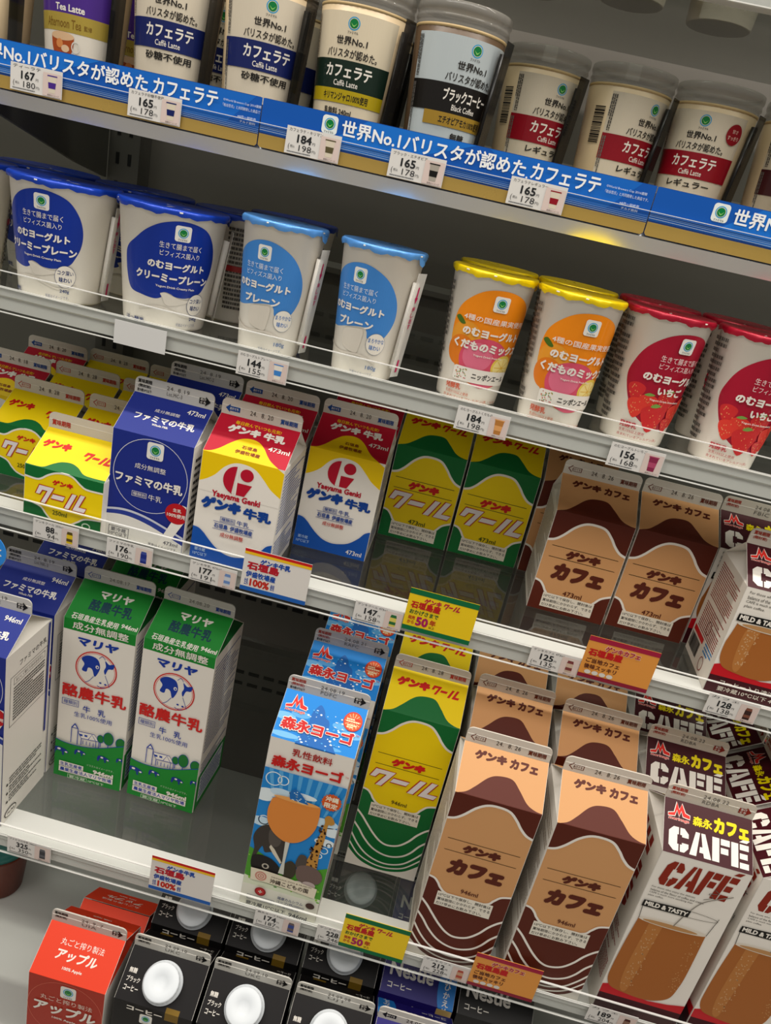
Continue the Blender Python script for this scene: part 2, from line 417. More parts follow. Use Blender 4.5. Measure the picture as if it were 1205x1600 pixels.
def genki_art(H, kind):
    a = Art(); lt, dk = (YEL, GRN) if kind == 'cool' else (TAN, BRN); tc = RED if kind == 'cool' else BRN; big = H > 150
    a.rect(0, 0, 70, H + 42, lt)
    e = 0 if big else 2.2
    hill = [(-1, H - 1), (8, H + 2), (15, H + 8), (24, H + 17), (32, H + 20.5), (43, H + 20.5), (50, H + 13.5), (57, H + 5), (64, H + 1.5), (71, H + .5)]
    lo = [(-1, H - 27 - e), (6, H - 25 - e), (12, H - 20 - e), (20, H - 10.5 - e), (28, H - 5 - e), (37, H - 3.8 - e), (46, H - 5.5 - e), (53, H - 12 - e), (58, H - 18.5 - e), (64, H - 24 - e), (71, H - 26.5 - e)]
    hs, ls = smooth_pts(hill), smooth_pts(lo)
    a.poly(hs + ls[::-1], dk); a.line(ls, 2.2, WHT)
    t0 = H + (25.6 if big and kind == 'cool' else 28.6 if not big else 29.6)
    if kind == 'cool': a.text('ゲンキ', 6, t0, 36.5, t0 + 9, tc, .11, .12); kool(a, 38, t0 - .4, 64, t0 + 8, tc)
    else: a.text('ゲンキ', 10, t0, 36.5, t0 + 8, tc, .085, .1); a.text('カフェ', 39, t0 - .6, 62, t0 + 7.6, tc, .07, .08, up=0)
    if big: l1, l2, gy, ky, my, bx = 136.5, 124.3, 125.5, 100.5, 83.5, 64.5
    else: l1, l2, gy, ky, my, bx = 64.8, 53.8, 54.6, 32.5, 19.2, 4
    a.rect(5.5, l1 - .25, 65, l1 + .25, '#3a2a10'); a.rect(5.5, l2 - .25, 65, l2 + .25, '#3a2a10', 0)
    a.text('ゲンキ', 19.5, gy, 51, gy + 9, tc, .11, .12)
    if kind == 'cool': kool(a, 3.6, ky, 67.6, ky + 18, '#e9e2e2', ('#b8281a', 1.1))
    else: a.text('カフェ', 12, ky + .5, 59, ky + 17.5, BRN, .1, .12)
    if big:
        low = smooth_pts([(-1, 93.5), (5, 92), (9, 88), (12, 83.5), (18, 79), (34, 76), (52, 79.5), (57, 85), (62, 90.5), (71, 93.5)])
        a.poly(low + [(71, 0), (-1, 0)], dk); a.line(low, 2, WHT)
        ws = [[(-1, 68), (6, 61), (12, 53.5), (20, 44), (28, 37), (36, 34.5), (46, 37.5), (54, 45.5), (60, 55), (66, 62), (71, 66)],
              [(-1, 53), (6, 45), (13, 35.5), (22, 27), (32, 22.5), (42, 22), (52, 26), (59, 33), (65, 43), (71, 50)],
              [(-1, 40), (8, 27), (18, 17.5), (30, 12.4), (42, 12), (54, 16.8), (63, 26), (71, 37)],
              [(-1, 29), (10, 15.5), (22, 9), (34, 6.6), (46, 8), (58, 13.6), (71, 28)]]
        for w, t in zip(ws, (2, 1.9, 1.7, 1.5)): a.line(smooth_pts(w), t, WHT, 0)
        a.poly(smooth_pts([(-1, 21), (12, 9), (24, 4), (35, 2.6), (47, 4.2), (59, 9.5), (71, 21)]) + [(71, 0), (-1, 0)], WHT)
        a.text('946ml', 28.8, my, 43.4, my + 4.4, '#4a3a10' if kind == 'cool' else BRN, .01)
    else:
        low = smooth_pts([(-1, 29.5), (5, 28), (9, 24), (12, 19.5), (18, 14.5), (34, 11), (52, 14.5), (57, 19.5), (62, 25.5), (71, 30)])
        a.poly(low + [(71, 0), (-1, 0)], dk); a.line(low, 2, WHT)
        a.text('473ml', 27.8, my, 45, my + 4.6, '#2f4a10' if kind == 'cool' else BRN, .01)
    note_box(a, 10.9, bx, 58, bx + (15.4 if big else 14.4))
    return a
def side_print(H, col='#5a6a96', seed=1, extra=None, x0=4, x1=66):
    a = Art()
    a.micro(x0, H * .38, x1, H * .94, 26 if H > 150 else 18, col, seed, fill=.45, big=3)
    a.micro(x0, H * .06, x1, H * .32, 12 if H > 150 else 8, col, seed + 5, fill=.45, big=3)
    if extra: extra(a)
    return a
def small_cool_art():
    H = 51; a = Art(); a.rect(0, 0, 70, H + 42, YEL)
    hs = smooth_pts([(-1, H + .8), (10, H + .5), (16, H + 1.5), (22, H + 6.5), (28, H + 10), (36, H + 11), (43, H + 8.5), (50, H + 3.5), (58, H + 2.4), (71, H + 2.6)])
    ls = smooth_pts([(-1, 41), (10, 40), (15, 41.5), (21, 46), (28, 49.4), (36, 50.5), (43, 49.2), (50, 44), (56, 41.5), (71, 41.6)])
    a.poly(hs + ls[::-1], GRN); a.line(ls, 1.6, WHT)
    low = smooth_pts([(-1, 18.7), (8, 18), (16, 15.5), (21, 10), (26, 6), (34, 4), (42, 5.5), (49, 10), (56, 14.5), (71, 16.5)])
    a.poly(low + [(71, 0), (-1, 0)], GRN); a.line(low, 1.5, WHT)
    a.text('ゲンキ', 3.8, H + 21, 29, H + 29.5, RED, .085, .12); kool(a, 42, H + 17, 67, H + 25.4, RED)
    a.text('ゲンキ', 25, 38.5, 43.5, 43.4, RED, .08, .1)
    kool(a, 11, 20, 56, 35.4, '#e9e2e2', ('#b8281a', 1.0))
    a.text('250ml', 26.5, 11.6, 39.5, 15.6, '#2f4a10', .01)
    a.ring(57, 8.2, 3.4, 2.5, 1.1, '#bfd6bf')
    return a
def milk_roof(a, H):
    a.text('毎日飲んでいつも元気!', 15.5, H + 33.5, 55, H + 37.5, '#f0c800', .01)
    a.text('ゲンキ', 11, H + 24.2, 39.5, H + 32.8, WHT, .085, .1); a.text('牛乳', 42, H + 24.2, 61, H + 32.4, WHT, .06, up=0)
def genki_milk_art(H, full=True):
    a = Art(); Rd, Bl = '#b80f2c', '#0f4fa8'
    a.rect(0, 0, 70, H, WHT); a.rect(0, H, 70, H + 42, Rd, 0)
    hs = smooth_pts([(-1, H), (6, H + 1.5), (12, H + 6), (19, H + 14), (26, H + 20), (34, H + 22), (41, H + 20.5), (47, H + 15.5), (52, H + 9), (58, H + 3.5), (71, H - 4)])
    a.poly(hs + [(71, H - 30), (-1, H - 30)], '#f2cb00')
    ls = smooth_pts([(-1, H - 27), (6, H - 23.5), (13, H - 18), (20, H - 9.5), (28, H - 4.5), (37, H - 3.6), (46, H - 6), (54, H - 13), (61, H - 20), (71, H - 26)])
    a.poly(ls + [(71, H - 34), (-1, H - 34)], WHT)
    milk_roof(a, H)
    a.text('石垣島', 29, H + 10.5, 42, H + 14, '#8a3a10', .025); a.text('伊盛牧場産', 25, H + 5, 46, H + 8.7, '#8a3a10', .025)
    a.text('473ml', 50, H + 14.5, 68, H + 19, WHT, .015)
    if full:
        c = (33, 79); r = 12.2
        a.poly(ell_pts(c[0] - 1.6, c[1], r * .92, r, 26, 93, 262) + [(c[0] - 4.5, c[1] - r * 1.0)], Rd)
        a.ell(c[0] + 6.6, c[1] + 6.6, 5.6, 5.4, Rd, 0); a.poly([(c[0] - .4, c[1] - 1.4), (c[0] + 12, c[1] - 1.4), (c[0] + 6.6, c[1] - r), (c[0] - 2.2, c[1] - r)][::-1], Rd, 0)
        a.rect(c[0] - 1.9, c[1] - r - 1, c[0] - .5, c[1] + r + 1, WHT)
        a.text('Yaeyama Genki', 12.5, 59.5, 54, 66.5, Rd, .04)
        a.text('ゲンキ', 4.2, 49, 39, 60.2, '#0d3f92', .11, .1); a.text('牛乳', 41, 48.3, 65.5, 58, '#0d3f92', .06, up=0)
        a.frame(22.5, 40.2, 35.5, 44.6, .35, '#0d3f92'); a.text('種類別', 23.5, 41.1, 34.5, 43.8, '#0d3f92', .01); a.text('牛乳', 37, 40.3, 47.5, 44.8, '#0d3f92', .01, up=0)
        for y in (39.2, 32.4): a.rect(17, y, 52, y + .4, '#0d3f92')
        a.text('石垣島', 18, 33.6, 30, 38.2, '#0d3f92', .03); a.text('伊盛牧場産', 32, 33.6, 51.5, 38.2, '#0d3f92', .03, up=0)
        a.text('成分無調整', 24.3, 26.4, 44.4, 30.6, '#c0281c', .01)
        low = smooth_pts([(-1, 30.5), (5, 29.8), (10, 26.5), (15, 21.5), (21, 16.2), (28, 12), (36, 10.4), (44, 11.5), (52, 14.5), (60, 21.5), (65, 28), (71, 31)])
        a.poly(low + [(71, 0), (-1, 0)], Bl)
        a.text('要冷蔵', 4, 8.6, 13.5, 11.8, '#a9c4e4', .01); a.text('10℃以下', 3, 4.2, 15.5, 7.4, '#a9c4e4', .01, up=0)
        a.text('473ml', 51, 3.5, 66, 8, WHT, .01)
    return a
def family_blue_art(H, vol):
    a = Art(); N = '#1c2c84'
    a.rect(0, 0, 70, H + 42, N); o = H - 98
    a.text('成分無調整', 24.6, H + 25.6, 46.4, H + 29, WHT, .0); a.text('ファミマの牛乳', 10.5, H + 14.5, 63, H + 22, WHT, .035)
    a.text('Whole Milk', 28, H + 11.2, 42, H + 13.4, WHT, .02); a.text(vol, 50.5, H + 31, 66, H + 36, WHT, .015)
    a.ring(35.5, o + 63.5, 32.2, 32.4, .5, '#d8d8e2')
    a.logo(37.7, o + 87.2, 4.6)
    a.text('成分無調整', 21.6, o + 68.6, 48.4, o + 73.4, WHT, .0); a.text('ファミマの牛乳', 5.6, o + 53.6, 64.6, o + 62.6, WHT, .04)
    a.frame(21.2, o + 43.4, 34.2, o + 48, .3, WHT); a.text('種類別', 22.2, o + 44.3, 33.2, o + 47.1, WHT, .0); a.text('牛乳', 35.8, o + 42.8, 47.8, o + 48.2, WHT, .0, up=0)
    band = smooth_pts([(-1, 27), (12, 29.5), (24, 29.5), (38, 27), (54, 22), (71, 16)])
    a.poly([(x, y + o) for x, y in band] + [(71, 0), (-1, 0)], '#c9ccd8')
    a.poly([(x, y + o - 2) for x, y in band] + [(71, 0), (-1, 0)], '#2a3c92')
    a.poly([(x, y + o - 5.5 - (x / 70) * 2) for x, y in band] + [(71, 0), (-1, 0)], '#e2dfd8')
    a.poly([(47, o + 3), (55, o + 3), (76, o + 44), (66, o + 46)], '#eae6de')
    a.ell(62, o + 37, 10.2, 9.4, '#b9141c', n=40); a.text('生乳', 58.4, o + 38.5, 65.8, o + 41.7, WHT, .02); a.text('100%使用', 53.6, o + 33.4, 70, o + 37.2, WHT, .02, up=0)
    a.text(vol, 53, o + 6.2, 65.8, o + 9.6, '#2b2a40', .0); a.text('写真はイメージです。', 40, o + 2, 66, o + 4.4, '#4a4a58', .0)
    a.frame(3.8, o + 2, 21.8, o + 11.8, .35, '#2b2a40'); a.text('要冷蔵', 6, o + 7, 19.5, o + 10.6, '#2b2a40', .0); a.text('10℃以下', 5, o + 3, 20.6, o + 6.4, '#2b2a40', .0, up=0)
    return a
def family_side_art(H):
    a = Art(); k = '#35332f'
    if H > 150:
        a.text('ファミマの牛乳', 20, 163, 62, 169, k, .01)
        a.frame(7, 106, 64, 158, .5, k); a.frame(12, 148, 60, 155, .4, k); a.text('おいしく飲むためのおはなし', 15, 150, 57, 153.4, k, .0)
        a.micro(12, 110, 60, 146, 12, k, 3, fill=.5, big=3)
        for i, y in enumerate((42, 32, 22)):
            a.ell(7, y, 1.4, 1.4, k); a.micro(10, y - 2, 62, y + 7, 3, k, 9 + i, fill=.4, big=5)
        a.poly(ell_pts(13, 7.5, 9, 5), k); a.poly(ell_pts(13, 7.5, 8, 4), W_); a.text('Mi-Pak', 8, 6, 19, 9, k, .02)
        a.rect(63.6, 60, 66.4, 182, '#1c2c84')
    else:
        a.micro(6, 8, 64, 88, 12, k, 3, fill=.45, big=5)
    return a
def mariya_art():
    H = 182.5; a = Art(); G, B, R = '#15842c', '#1038a0', '#d01f1c'
    a.rect(0, 0, 70, H, WHT); a.rect(0, 171, 70, H + 42, G)
    a.text('マリヤ', 21.8, H + 26, 54, H + 34.5, WHT, .05, .12); a.text('酪農牛乳', 16.9, H + 12.5, 58.4, H + 24, '#0d3a4a', .03)
    a.text('石垣島産生乳使用', 6, H + .6, 50.6, H + 7, WHT, .02); a.text('946ml', 53, H + 3, 68.4, H + 7.4, WHT, .03)
    a.text('成分無調整', 9, 173.2, 63, 181.2, WHT, .015)
    a.text('マリヤ', 15, 157, 54.8, 166.6, B, .055, .12)
    a.ell(34.8, 134, 20.4, 20.2, R); a.ell(34.8, 134, 19.2, 19, WHT); a.ring(34.8, 134, 18.3, 18.1, .5, R)
    for pts in ([(20, 143), (24, 147.5), (30, 148.5), (36, 146), (38.5, 138), (36, 129.5), (33.5, 127), (31, 134), (27, 135), (25.5, 130), (21, 131), (23, 138)],
                [(43, 147), (47, 144), (52, 145.5), (51, 140), (46.5, 138.5), (44, 132), (42.5, 136), (44, 141)]):
        a.poly(smooth_pts(pts, 5, True), B)
    a.ell(35.8, 138, 1.7, 1.9, WHT); a.ell(36, 137.8, .8, 1, B)
    a.line(smooth_pts([(33, 127), (29, 121), (25, 118)]), .5, B, 0); a.line(smooth_pts([(44, 131), (47, 124), (49, 119)]), .5, B, 0); a.line(smooth_pts([(37, 148), (40, 151), (43, 148)]), .5, B, 0)
    a.ell(40, 121.5, 1.2, .9, B, 0); a.ell(45, 121, 1.2, .9, B, 0); a.line(smooth_pts([(37, 117.8), (41, 116.4), (45, 117.6)]), .5, B, 0)
    a.text('酪農牛乳', 3.2, 97.6, 67.4, 112, R, .032)
    a.frame(3.8, 87, 20.6, 94.4, .45, B); a.text('種類別', 5.4, 88.6, 19, 92.8, B, .0); a.text('牛', 25, 83.4, 32.6, 91, B, .01); a.text('乳', 40, 83.4, 47.8, 91, B, .01, up=0)
    a.text('生乳100%使用', 16.8, 76, 54.8, 81.8, B, .0)
    a.line([(15.5, 44), (15.5, 62)], .7, B); a.line([(22, 43), (22, 62)], .7, B, 0); a.poly([(14.8, 62), (18.7, 68), (22.6, 62)], B, 0); a.poly([(16.6, 62.8), (18.7, 66), (20.8, 62.8)], WHT)
    a.poly([(22, 59.5), (39, 60.5), (44, 53), (26, 51.5)][::-1], WHT); a.line([(22, 59.5), (39, 60.5), (44, 53.4), (26, 52), (22, 59.5)], .7, B)
    a.line([(26, 52), (26, 44)], .7, B, 0); a.line([(44, 53), (44, 44)], .7, B, 0); a.line([(33, 52.6), (36.5, 59.5), (41, 52.8), (41, 45)], .6, B, 0)
    for x in (28, 31.5, 35, 38.5): a.line([(x, 50), (x, 45.5)], .6, B, 0)
    a.rect(24, 54.8, 27, 57, B, 0); a.rect(29, 55.2, 32, 57.4, B, 0)
    for x, y, rx, ry in ((45.5, 57.5, 3.4, 4.6), (53.4, 60, 5.2, 7.6), (66, 58, 5, 6.4)):
        a.line([(x, y), (x, y - ry - 5)], .8, B); a.ell(x, y, rx, ry, '#12702a', n=20); a.ring(x, y, rx, ry, .5, B)
    gl = smooth_pts([(-1, 45.5), (8, 43), (20, 42.3), (34, 43.8), (48, 47.6), (60, 52.5), (71, 57)])
    a.poly(gl + [(71, 0), (-1, 0)], G); a.line(gl, .7, B)
    for x, y, s in ((6, 32, 1.5), (26, 35.4, 1.1), (50, 35.4, 1.2), (68, 38.6, .9)):
        a.poly(smooth_pts([(x - 5 * s, y - 3 * s), (x - 4.6 * s, y + 1.2 * s), (x - 2 * s, y + 2.4 * s), (x + 2.4 * s, y + 1.8 * s), (x + 5.5 * s, y - .2 * s), (x + 4.6 * s, y - 1.6 * s), (x + 2.4 * s, y - .6 * s), (x + 2.6 * s, y - 3.4 * s), (x + 1.4 * s, y - 3.4 * s), (x + .8 * s, y - 1 * s), (x - 2.8 * s, y - .8 * s), (x - 3.6 * s, y - 3.4 * s)], 3, True), '#12308a')
        a.ell(x - 1 * s, y + .8 * s, 1.2 * s, .8 * s, WHT); a.ell(x + 4 * s, y - .6 * s, .9 * s, .6 * s, WHT, 0)
    a.text('イラストはイメージです。', 34, 21.4, 62, 23.8, '#b9d4b4', .0); a.text('946ml', 41, 13.6, 62, 18.8, WHT, .05)
    a.rect(5.8, 13.8, 31, 19.6, WHT); a.rect(5.8, 6.8, 62, 13.2, WHT, 0); a.text('生乳生産者', 7, 14.6, 29.6, 18.8, B, .02); a.text('農業生産法人マリヤ牧場', 7, 7.8, 60.6, 12.4, B, .02, up=0)
    a.frame(15.4, .8, 35.4, 5.6, .35, '#d8e6d0'); a.text('要冷蔵', 17, 1.6, 33.8, 4.8, '#d8e6d0', .01); a.text('10℃以下', 37, 1.6, 53, 4.8, '#d8e6d0', .01, up=0)
    return a
def mori_mark(a, x, y, s, letters=True):
    R = '#d8261c'
    p = [(0, 0), (5.2, 1.5), (7.2, 10.5), (9.4, 4.2), (11.6, 10), (14.6, 2.6), (18.6, 1.4), (18.6, -1.4), (12.8, -.6), (11.2, 4), (9.4, -1), (7.4, 4), (5.6, -1.2), (0, -2)]
    p = [(x + u * s, y + v * s) for u, v in p]
    a.line(p, 1.4 * s, WHT, 1, True); a.poly(p, R)
    if letters: a.text('morinaga', x + .5 * s, y - 5.6 * s, x + 18 * s, y - 2.6 * s, R, .02, .1, ol=(WHT, .25 * s, .03))
def yogo_art():
    H = 182.5; a = Art(); R = '#c81b18'
    a.rect(0, 0, 70, H, WHT); a.rect(0, H, 70, H + 42, '#0b82d6', 0)
    for i, (x, y, rx, ry) in enumerate(((6, H + 19, 9, 3.4), (18, H + 23, 8, 3), (62, H + 17, 9, 3), (52, H + 22, 7, 3), (10, H + 4, 12, 2.4), (42, H + 2.6, 16, 2))): a.ell(x, y, rx, ry, '#5aa8e2' if i % 2 else '#74b8ea', 1 if i < 2 else 0, 18)
    a.poly(smooth_pts([(20, H - 1), (23, H + 8), (26, H + 16), (26.5, H + 26), (29, H + 32), (32, H + 35), (36, H + 31), (38, H + 26), (42, H + 23), (44, H + 14), (48, H + 8), (54, H - 1)], 5), '#1464b4')
    r = random.Random(4)
    for _ in range(70):
        x, y = r.uniform(20, 55), r.uniform(H, H + 30); a.ell(x, y, r.uniform(.4, 1.3), r.uniform(.3, .9), r.choice(('#cfe8f8', '#4aa2e0', '#e8f4fa')), 1 if _ % 12 == 0 else 0, 7)
    mori_mark(a, 3.6, H + 28.5, .95)
    a.ell(60.5, H + 28.5, 7.8, 8.2, '#d2381c', n=30); a.ell(60.5, H + 28.5, 6.8, 7.1, '#e8602a', n=30)
    for k in range(14): a.line([(60.5, H + 28.5), (60.5 + 6.6 * math.cos(k * .449), H + 28.5 + 6.9 * math.sin(k * .449))], .35, '#f2d8b0', 1 if k == 0 else 0)
    a.rect(54.6, H + 27, 66.4, H + 31.4, '#d2381c'); a.micro(55, H + 27.4, 66, H + 31, 2, '#f6e2b4', 3, fill=.7, big=2); a.micro(56.5, H + 22.6, 64.5, H + 26, 2, '#f6e2b4', 6, fill=.7, big=2, up=0)
    a.text('森永ヨーゴ', 4.4, H + 8.5, 65, H + 19, R, .05, ol=(WHT, .7, .04)); a.text('TM', 66, H + 17, 68.6, H + 18.6, R, .0)
    a.text('乳性飲料', 19.8, 170.2, 53.4, 177.6, '#a81c18', .02)
    a.text('森永ヨーゴ', 4.5, 155.5, 64.5, 167.4, R, .05); a.text('TM', 66, 162.5, 68.8, 164.3, R, .0)
    a.rect(0, 20, 70, 152.8, '#1f86d2')
    for i in range(9):
        x = 4 + i * 8.4; a.poly([(x, 152.6), (x + 3.6, 152.6), (x + 2 + (x - 35) * -.25, 118), (x + 0 + (x - 35) * -.25, 118)][::-1], '#5aaae2', 1 if i == 0 else 0)
    for i, (x, y, rx, ry) in enumerate(((8, 128, 10, 4), (18, 131, 10, 4), (4, 122, 8, 4), (58, 112, 12, 5), (66, 104, 8, 5), (6, 96, 10, 5), (62, 92, 9, 4), (14, 88, 9, 3), (36, 133, 12, 3))): a.ell(x, y, rx, ry, '#c8e2f2' if i % 2 else '#e4f0f4', 1 if i < 2 else 0, 16)
    for x, y, q in ((9.5, 143, 6.6), (17.5, 143.5, 4.4), (8, 98, 4.6), (63, 83, 3.2), (60, 76, 2.4), (66, 90, 2)): a.ring(x, y, q, q, .9, '#e6f2f6', 0)
    a.poly(smooth_pts([(-1, 66), (10, 62), (22, 56), (34, 50), (48, 56), (60, 60), (71, 66)]) + [(71, 18), (-1, 18)], '#4f9a2c')
    a.poly([(-1, 34), (14, 30), (71, 28), (71, 0), (-1, 0)][::-1], '#d9e0c4'); a.rect(0, 0, 70, 24, '#e6e4d6')
    for k in range(30): a.ell(r.uniform(0, 70), r.uniform(24, 58), r.uniform(.8, 2), r.uniform(.6, 1.6), r.choice(('#6fb23a', '#3f8426', '#8cc44a')), 1 if k == 0 else 0, 7)
    # elephant (left), giraffe and hippo (right), small dark animals in front
    E1, E2 = '#3d3732', '#57504a'
    a.poly(smooth_pts([(3, 84), (8, 92), (16, 95), (26, 91), (32, 80), (33, 66), (30, 56), (26, 62), (20, 66), (14, 64), (11, 70), (8, 62), (6, 54), (3.6, 54), (4.4, 66), (2, 76)], 4, True), E1)
    a.poly(smooth_pts([(15, 90), (22, 90), (26, 82), (24, 74), (18, 73), (15, 80)], 4, True), E2)
    a.poly([(18, 74), (22, 70), (30, 58), (29, 56), (21, 65), (17, 71)], '#d8d0bc')
    a.poly(smooth_pts([(4, 56), (10, 60), (20, 59), (28, 53), (30, 45), (24, 38), (12, 38), (5, 44)], 4, True), '#1f1b1a'); a.ell(17, 49, 3.2, 3, '#b8b0a2'); a.ell(17, 49, 1.8, 1.8, '#1a1716')
    a.poly(smooth_pts([(50, 60), (53, 78), (56, 96), (58.5, 112), (57.5, 118), (60, 121.5), (64, 120), (66.5, 115), (64, 112), (61.5, 111), (61.5, 96), (60, 78), (60, 60)], 4, True), '#c08a3a')
    for k in range(44): a.ell(r.uniform(51.5, 60) if k < 24 else r.uniform(55.5, 61), r.uniform(60, 84) if k < 24 else r.uniform(84, 110), 1.1, 1, '#4a2c14', 1 if k == 0 else 0, 6)
    a.poly(smooth_pts([(44, 72), (50, 72), (51, 62), (47, 56), (42, 60)], 4, True), '#4e4640'); a.poly(smooth_pts([(44, 58), (52, 63), (62, 61), (67, 54), (65, 46), (56, 43), (46, 45)], 4, True), '#6e5a54')
    a.poly(smooth_pts([(33, 58), (38, 63), (43, 58), (43, 47), (37, 42), (32, 47)], 4, True), '#3a3426'); a.ell(57, 42, 6, 3.6, '#b9a8a4'); a.ell(48, 41, 4, 2.4, '#dcd4cc', 0)
    # stemmed glass of orange drink
    a.poly(smooth_pts([(11.5, 124), (9.6, 112), (11, 100), (16.5, 90), (24, 84), (31, 82), (40, 85), (47.5, 93), (52, 104), (53, 116), (52.4, 127)], 6) + [(46, 128), (36, 127.2), (26, 128.5), (17, 128)], '#e08a3c')
    a.ell(32, 127.4, 19.5, 2.2, '#eaa65c'); a.ell(36, 127.2, 4, 1, '#f4d8a8')
    a.poly([(29.6, 82.4), (33.4, 82.4), (32.8, 60), (34, 46), (29, 46), (30.6, 60)][::-1], '#cfd0c6')
    a.poly(smooth_pts([(26, 128), (25, 134), (28, 139), (33, 137), (38, 132), (42, 127)], 5), '#1a6ab4')
    for k in range(16): a.ell(r.uniform(26, 40), r.uniform(128, 137), .7, .5, '#d4eaf6', 1 if k == 0 else 0, 6)
    st = [(60 + (8.6 if i % 2 else 7.6) * math.cos(i * math.pi / 18), 136 + (9 if i % 2 else 8) * math.sin(i * math.pi / 18)) for i in range(36)]
    a.poly(st, '#d4581c'); a.text('沖縄', 54.4, 136.6, 65.6, 142, '#f6ead0', .03); a.text('限定', 54.4, 130, 65.6, 135.4, '#f6ead0', .03, up=0)
    a.poly(smooth_pts([(5, 44.5), (20, 44.8), (40, 43.6), (65, 40.5)], 4) + smooth_pts([(64.5, 29), (40, 31), (20, 31.6), (6.5, 31)], 4), '#e4dac2')
    a.ell(15, 37.6, 5.2, 5.2, '#c88a7a'); a.ring(15, 37.6, 3.4, 3.4, .6, '#e4dac2'); a.ring(15, 37.6, 1.4, 1.4, .6, '#e4dac2', 0); a.text('OKINAWA ZOO & MUSEUM', 24, 39.2, 60, 40.8, '#6a5a4c', .0); a.text('沖縄こどもの国', 23.6, 33, 58, 38, '#4a3c34', .02)
    a.ell(17.2, 20, 5, 4.8, '#8f1418'); a.ell(17.2, 20, 3.8, 3.6, '#b8282a'); a.rect(15.4, 19.5, 19, 20.5, '#e8dccc'); a.rect(16.7, 18.2, 17.7, 21.8, '#e8dccc', 0)
    a.frame(6.4, 8.8, 31, 14, .35, '#2a3a6a'); a.text('ミックス乳酸菌', 8, 9.8, 29.6, 13, '#2a3a6a', .01)
    a.text('健康カルシウム', 33, 17.6, 56, 21, '#2a3a6a', .01); a.text('コップ1杯(200ml)', 33, 13.2, 58, 16.4, '#2a3a6a', .01, up=0); a.text('100億個配合', 33, 9, 54, 12, '#2a3a6a', .01, up=0)
    a.ell(62.5, 20, 4, 3.4, '#4a3430'); a.text('要冷蔵10℃以下', 6.4, 2.4, 42.6, 6.6, '#2a3040', .02); a.text('946ml', 45.6, 1.4, 62.2, 6, '#2a3040', .02, up=0)
    return a
def yogo_side(H=182.5):
    a = Art(); a.rect(0, 0, 70, H, '#e2ddd2')
    for i, c in enumerate(('#c23a2c', '#e0a03a', '#2f86c8', '#d86a3a', '#8a3a6a', '#3a8a4a')): a.micro(4, 120 - i * 20, 66, 136 - i * 20, 4, c, i, fill=.7, big=7, up=1 if i == 0 else 0)
    a.micro(4, 140, 66, 176, 8, '#a84030', 11, big=6)
    return a
STENCIL = {'C': [[(0, 2), (2, 0), (4.2, 0), (4.2, 3), (3.6, 3), (3.6, 7), (4.2, 7), (4.2, 10), (2, 10), (0, 8)], [(4.8, 10), (4.8, 7), (5.6, 7), (5.6, 6.2), (8.4, 6.2), (8.4, 8), (6.6, 10)], [(4.8, 0), (6.6, 0), (8.4, 2), (8.4, 3.8), (5.6, 3.8), (5.6, 3), (4.8, 3)]],
           'A': [[(0, 0), (2.9, 0), (4.4, 10), (2.6, 10)], [(4.9, 10), (6.6, 10), (9.2, 0), (6.2, 0), (5.9, 1.8), (4.2, 1.8), (4.4, 4.2), (5.5, 4.2)]],
           'F': [[(0, 0), (3, 0), (3, 10), (0, 10)], [(3.6, 10), (7.4, 10), (7.4, 7.4), (3.6, 7.4)], [(3.6, 6.3), (6.8, 6.3), (6.8, 3.8), (3.6, 3.8)]],
           'E': [[(0, 0), (3, 0), (3, 10), (0, 10)], [(3.6, 10), (7.4, 10), (7.4, 7.6), (3.6, 7.6)], [(3.6, 6.2), (6.9, 6.2), (6.9, 3.9), (3.6, 3.9)], [(3.6, 2.4), (7.4, 2.4), (7.4, 0), (3.6, 0)], [(3.4, 10.8), (6.6, 10.8), (8, 12.2), (5, 12)]]}
def stencil(a, x0, y0, x1, y1, col, sh=0.0, rot=False):
    """the word in blocky stencil letters; rot runs it up the panel"""
    off = {'C': 0, 'A': 8.8, 'F': 18.4, 'E': 26.4}; n = 0
    for ch, o in off.items():
        for p in STENCIL[ch]:
            q = [((o + u + sh * v) / (34 + sh * 12), v / 10) for u, v in p]
            if rot: q = [(x0 + (1 - v) * (x1 - x0), y0 + u * (y1 - y0)) for u, v in q]
            else: q = [(x0 + u * (x1 - x0), y0 + v * (y1 - y0)) for u, v in q]
            a.poly(q, col, 1 if n == 0 else 0); n = 1
def cafe_roof(a, H):
    D = '#3f0d16'
    a.rect(0, H, 70, H + 42, D)
    mori_mark(a, 3.2, H + 30, .92)
    a.text('森永', 22.6, H + 25, 38, H + 32.6, '#e8d400', .04); a.text('カフェ', 39.2, H + 24, 67, H + 36, '#e8d400', .07, up=0)
    stencil(a, 4.2, H + 2.5, 67, H + 20.5, WHT)
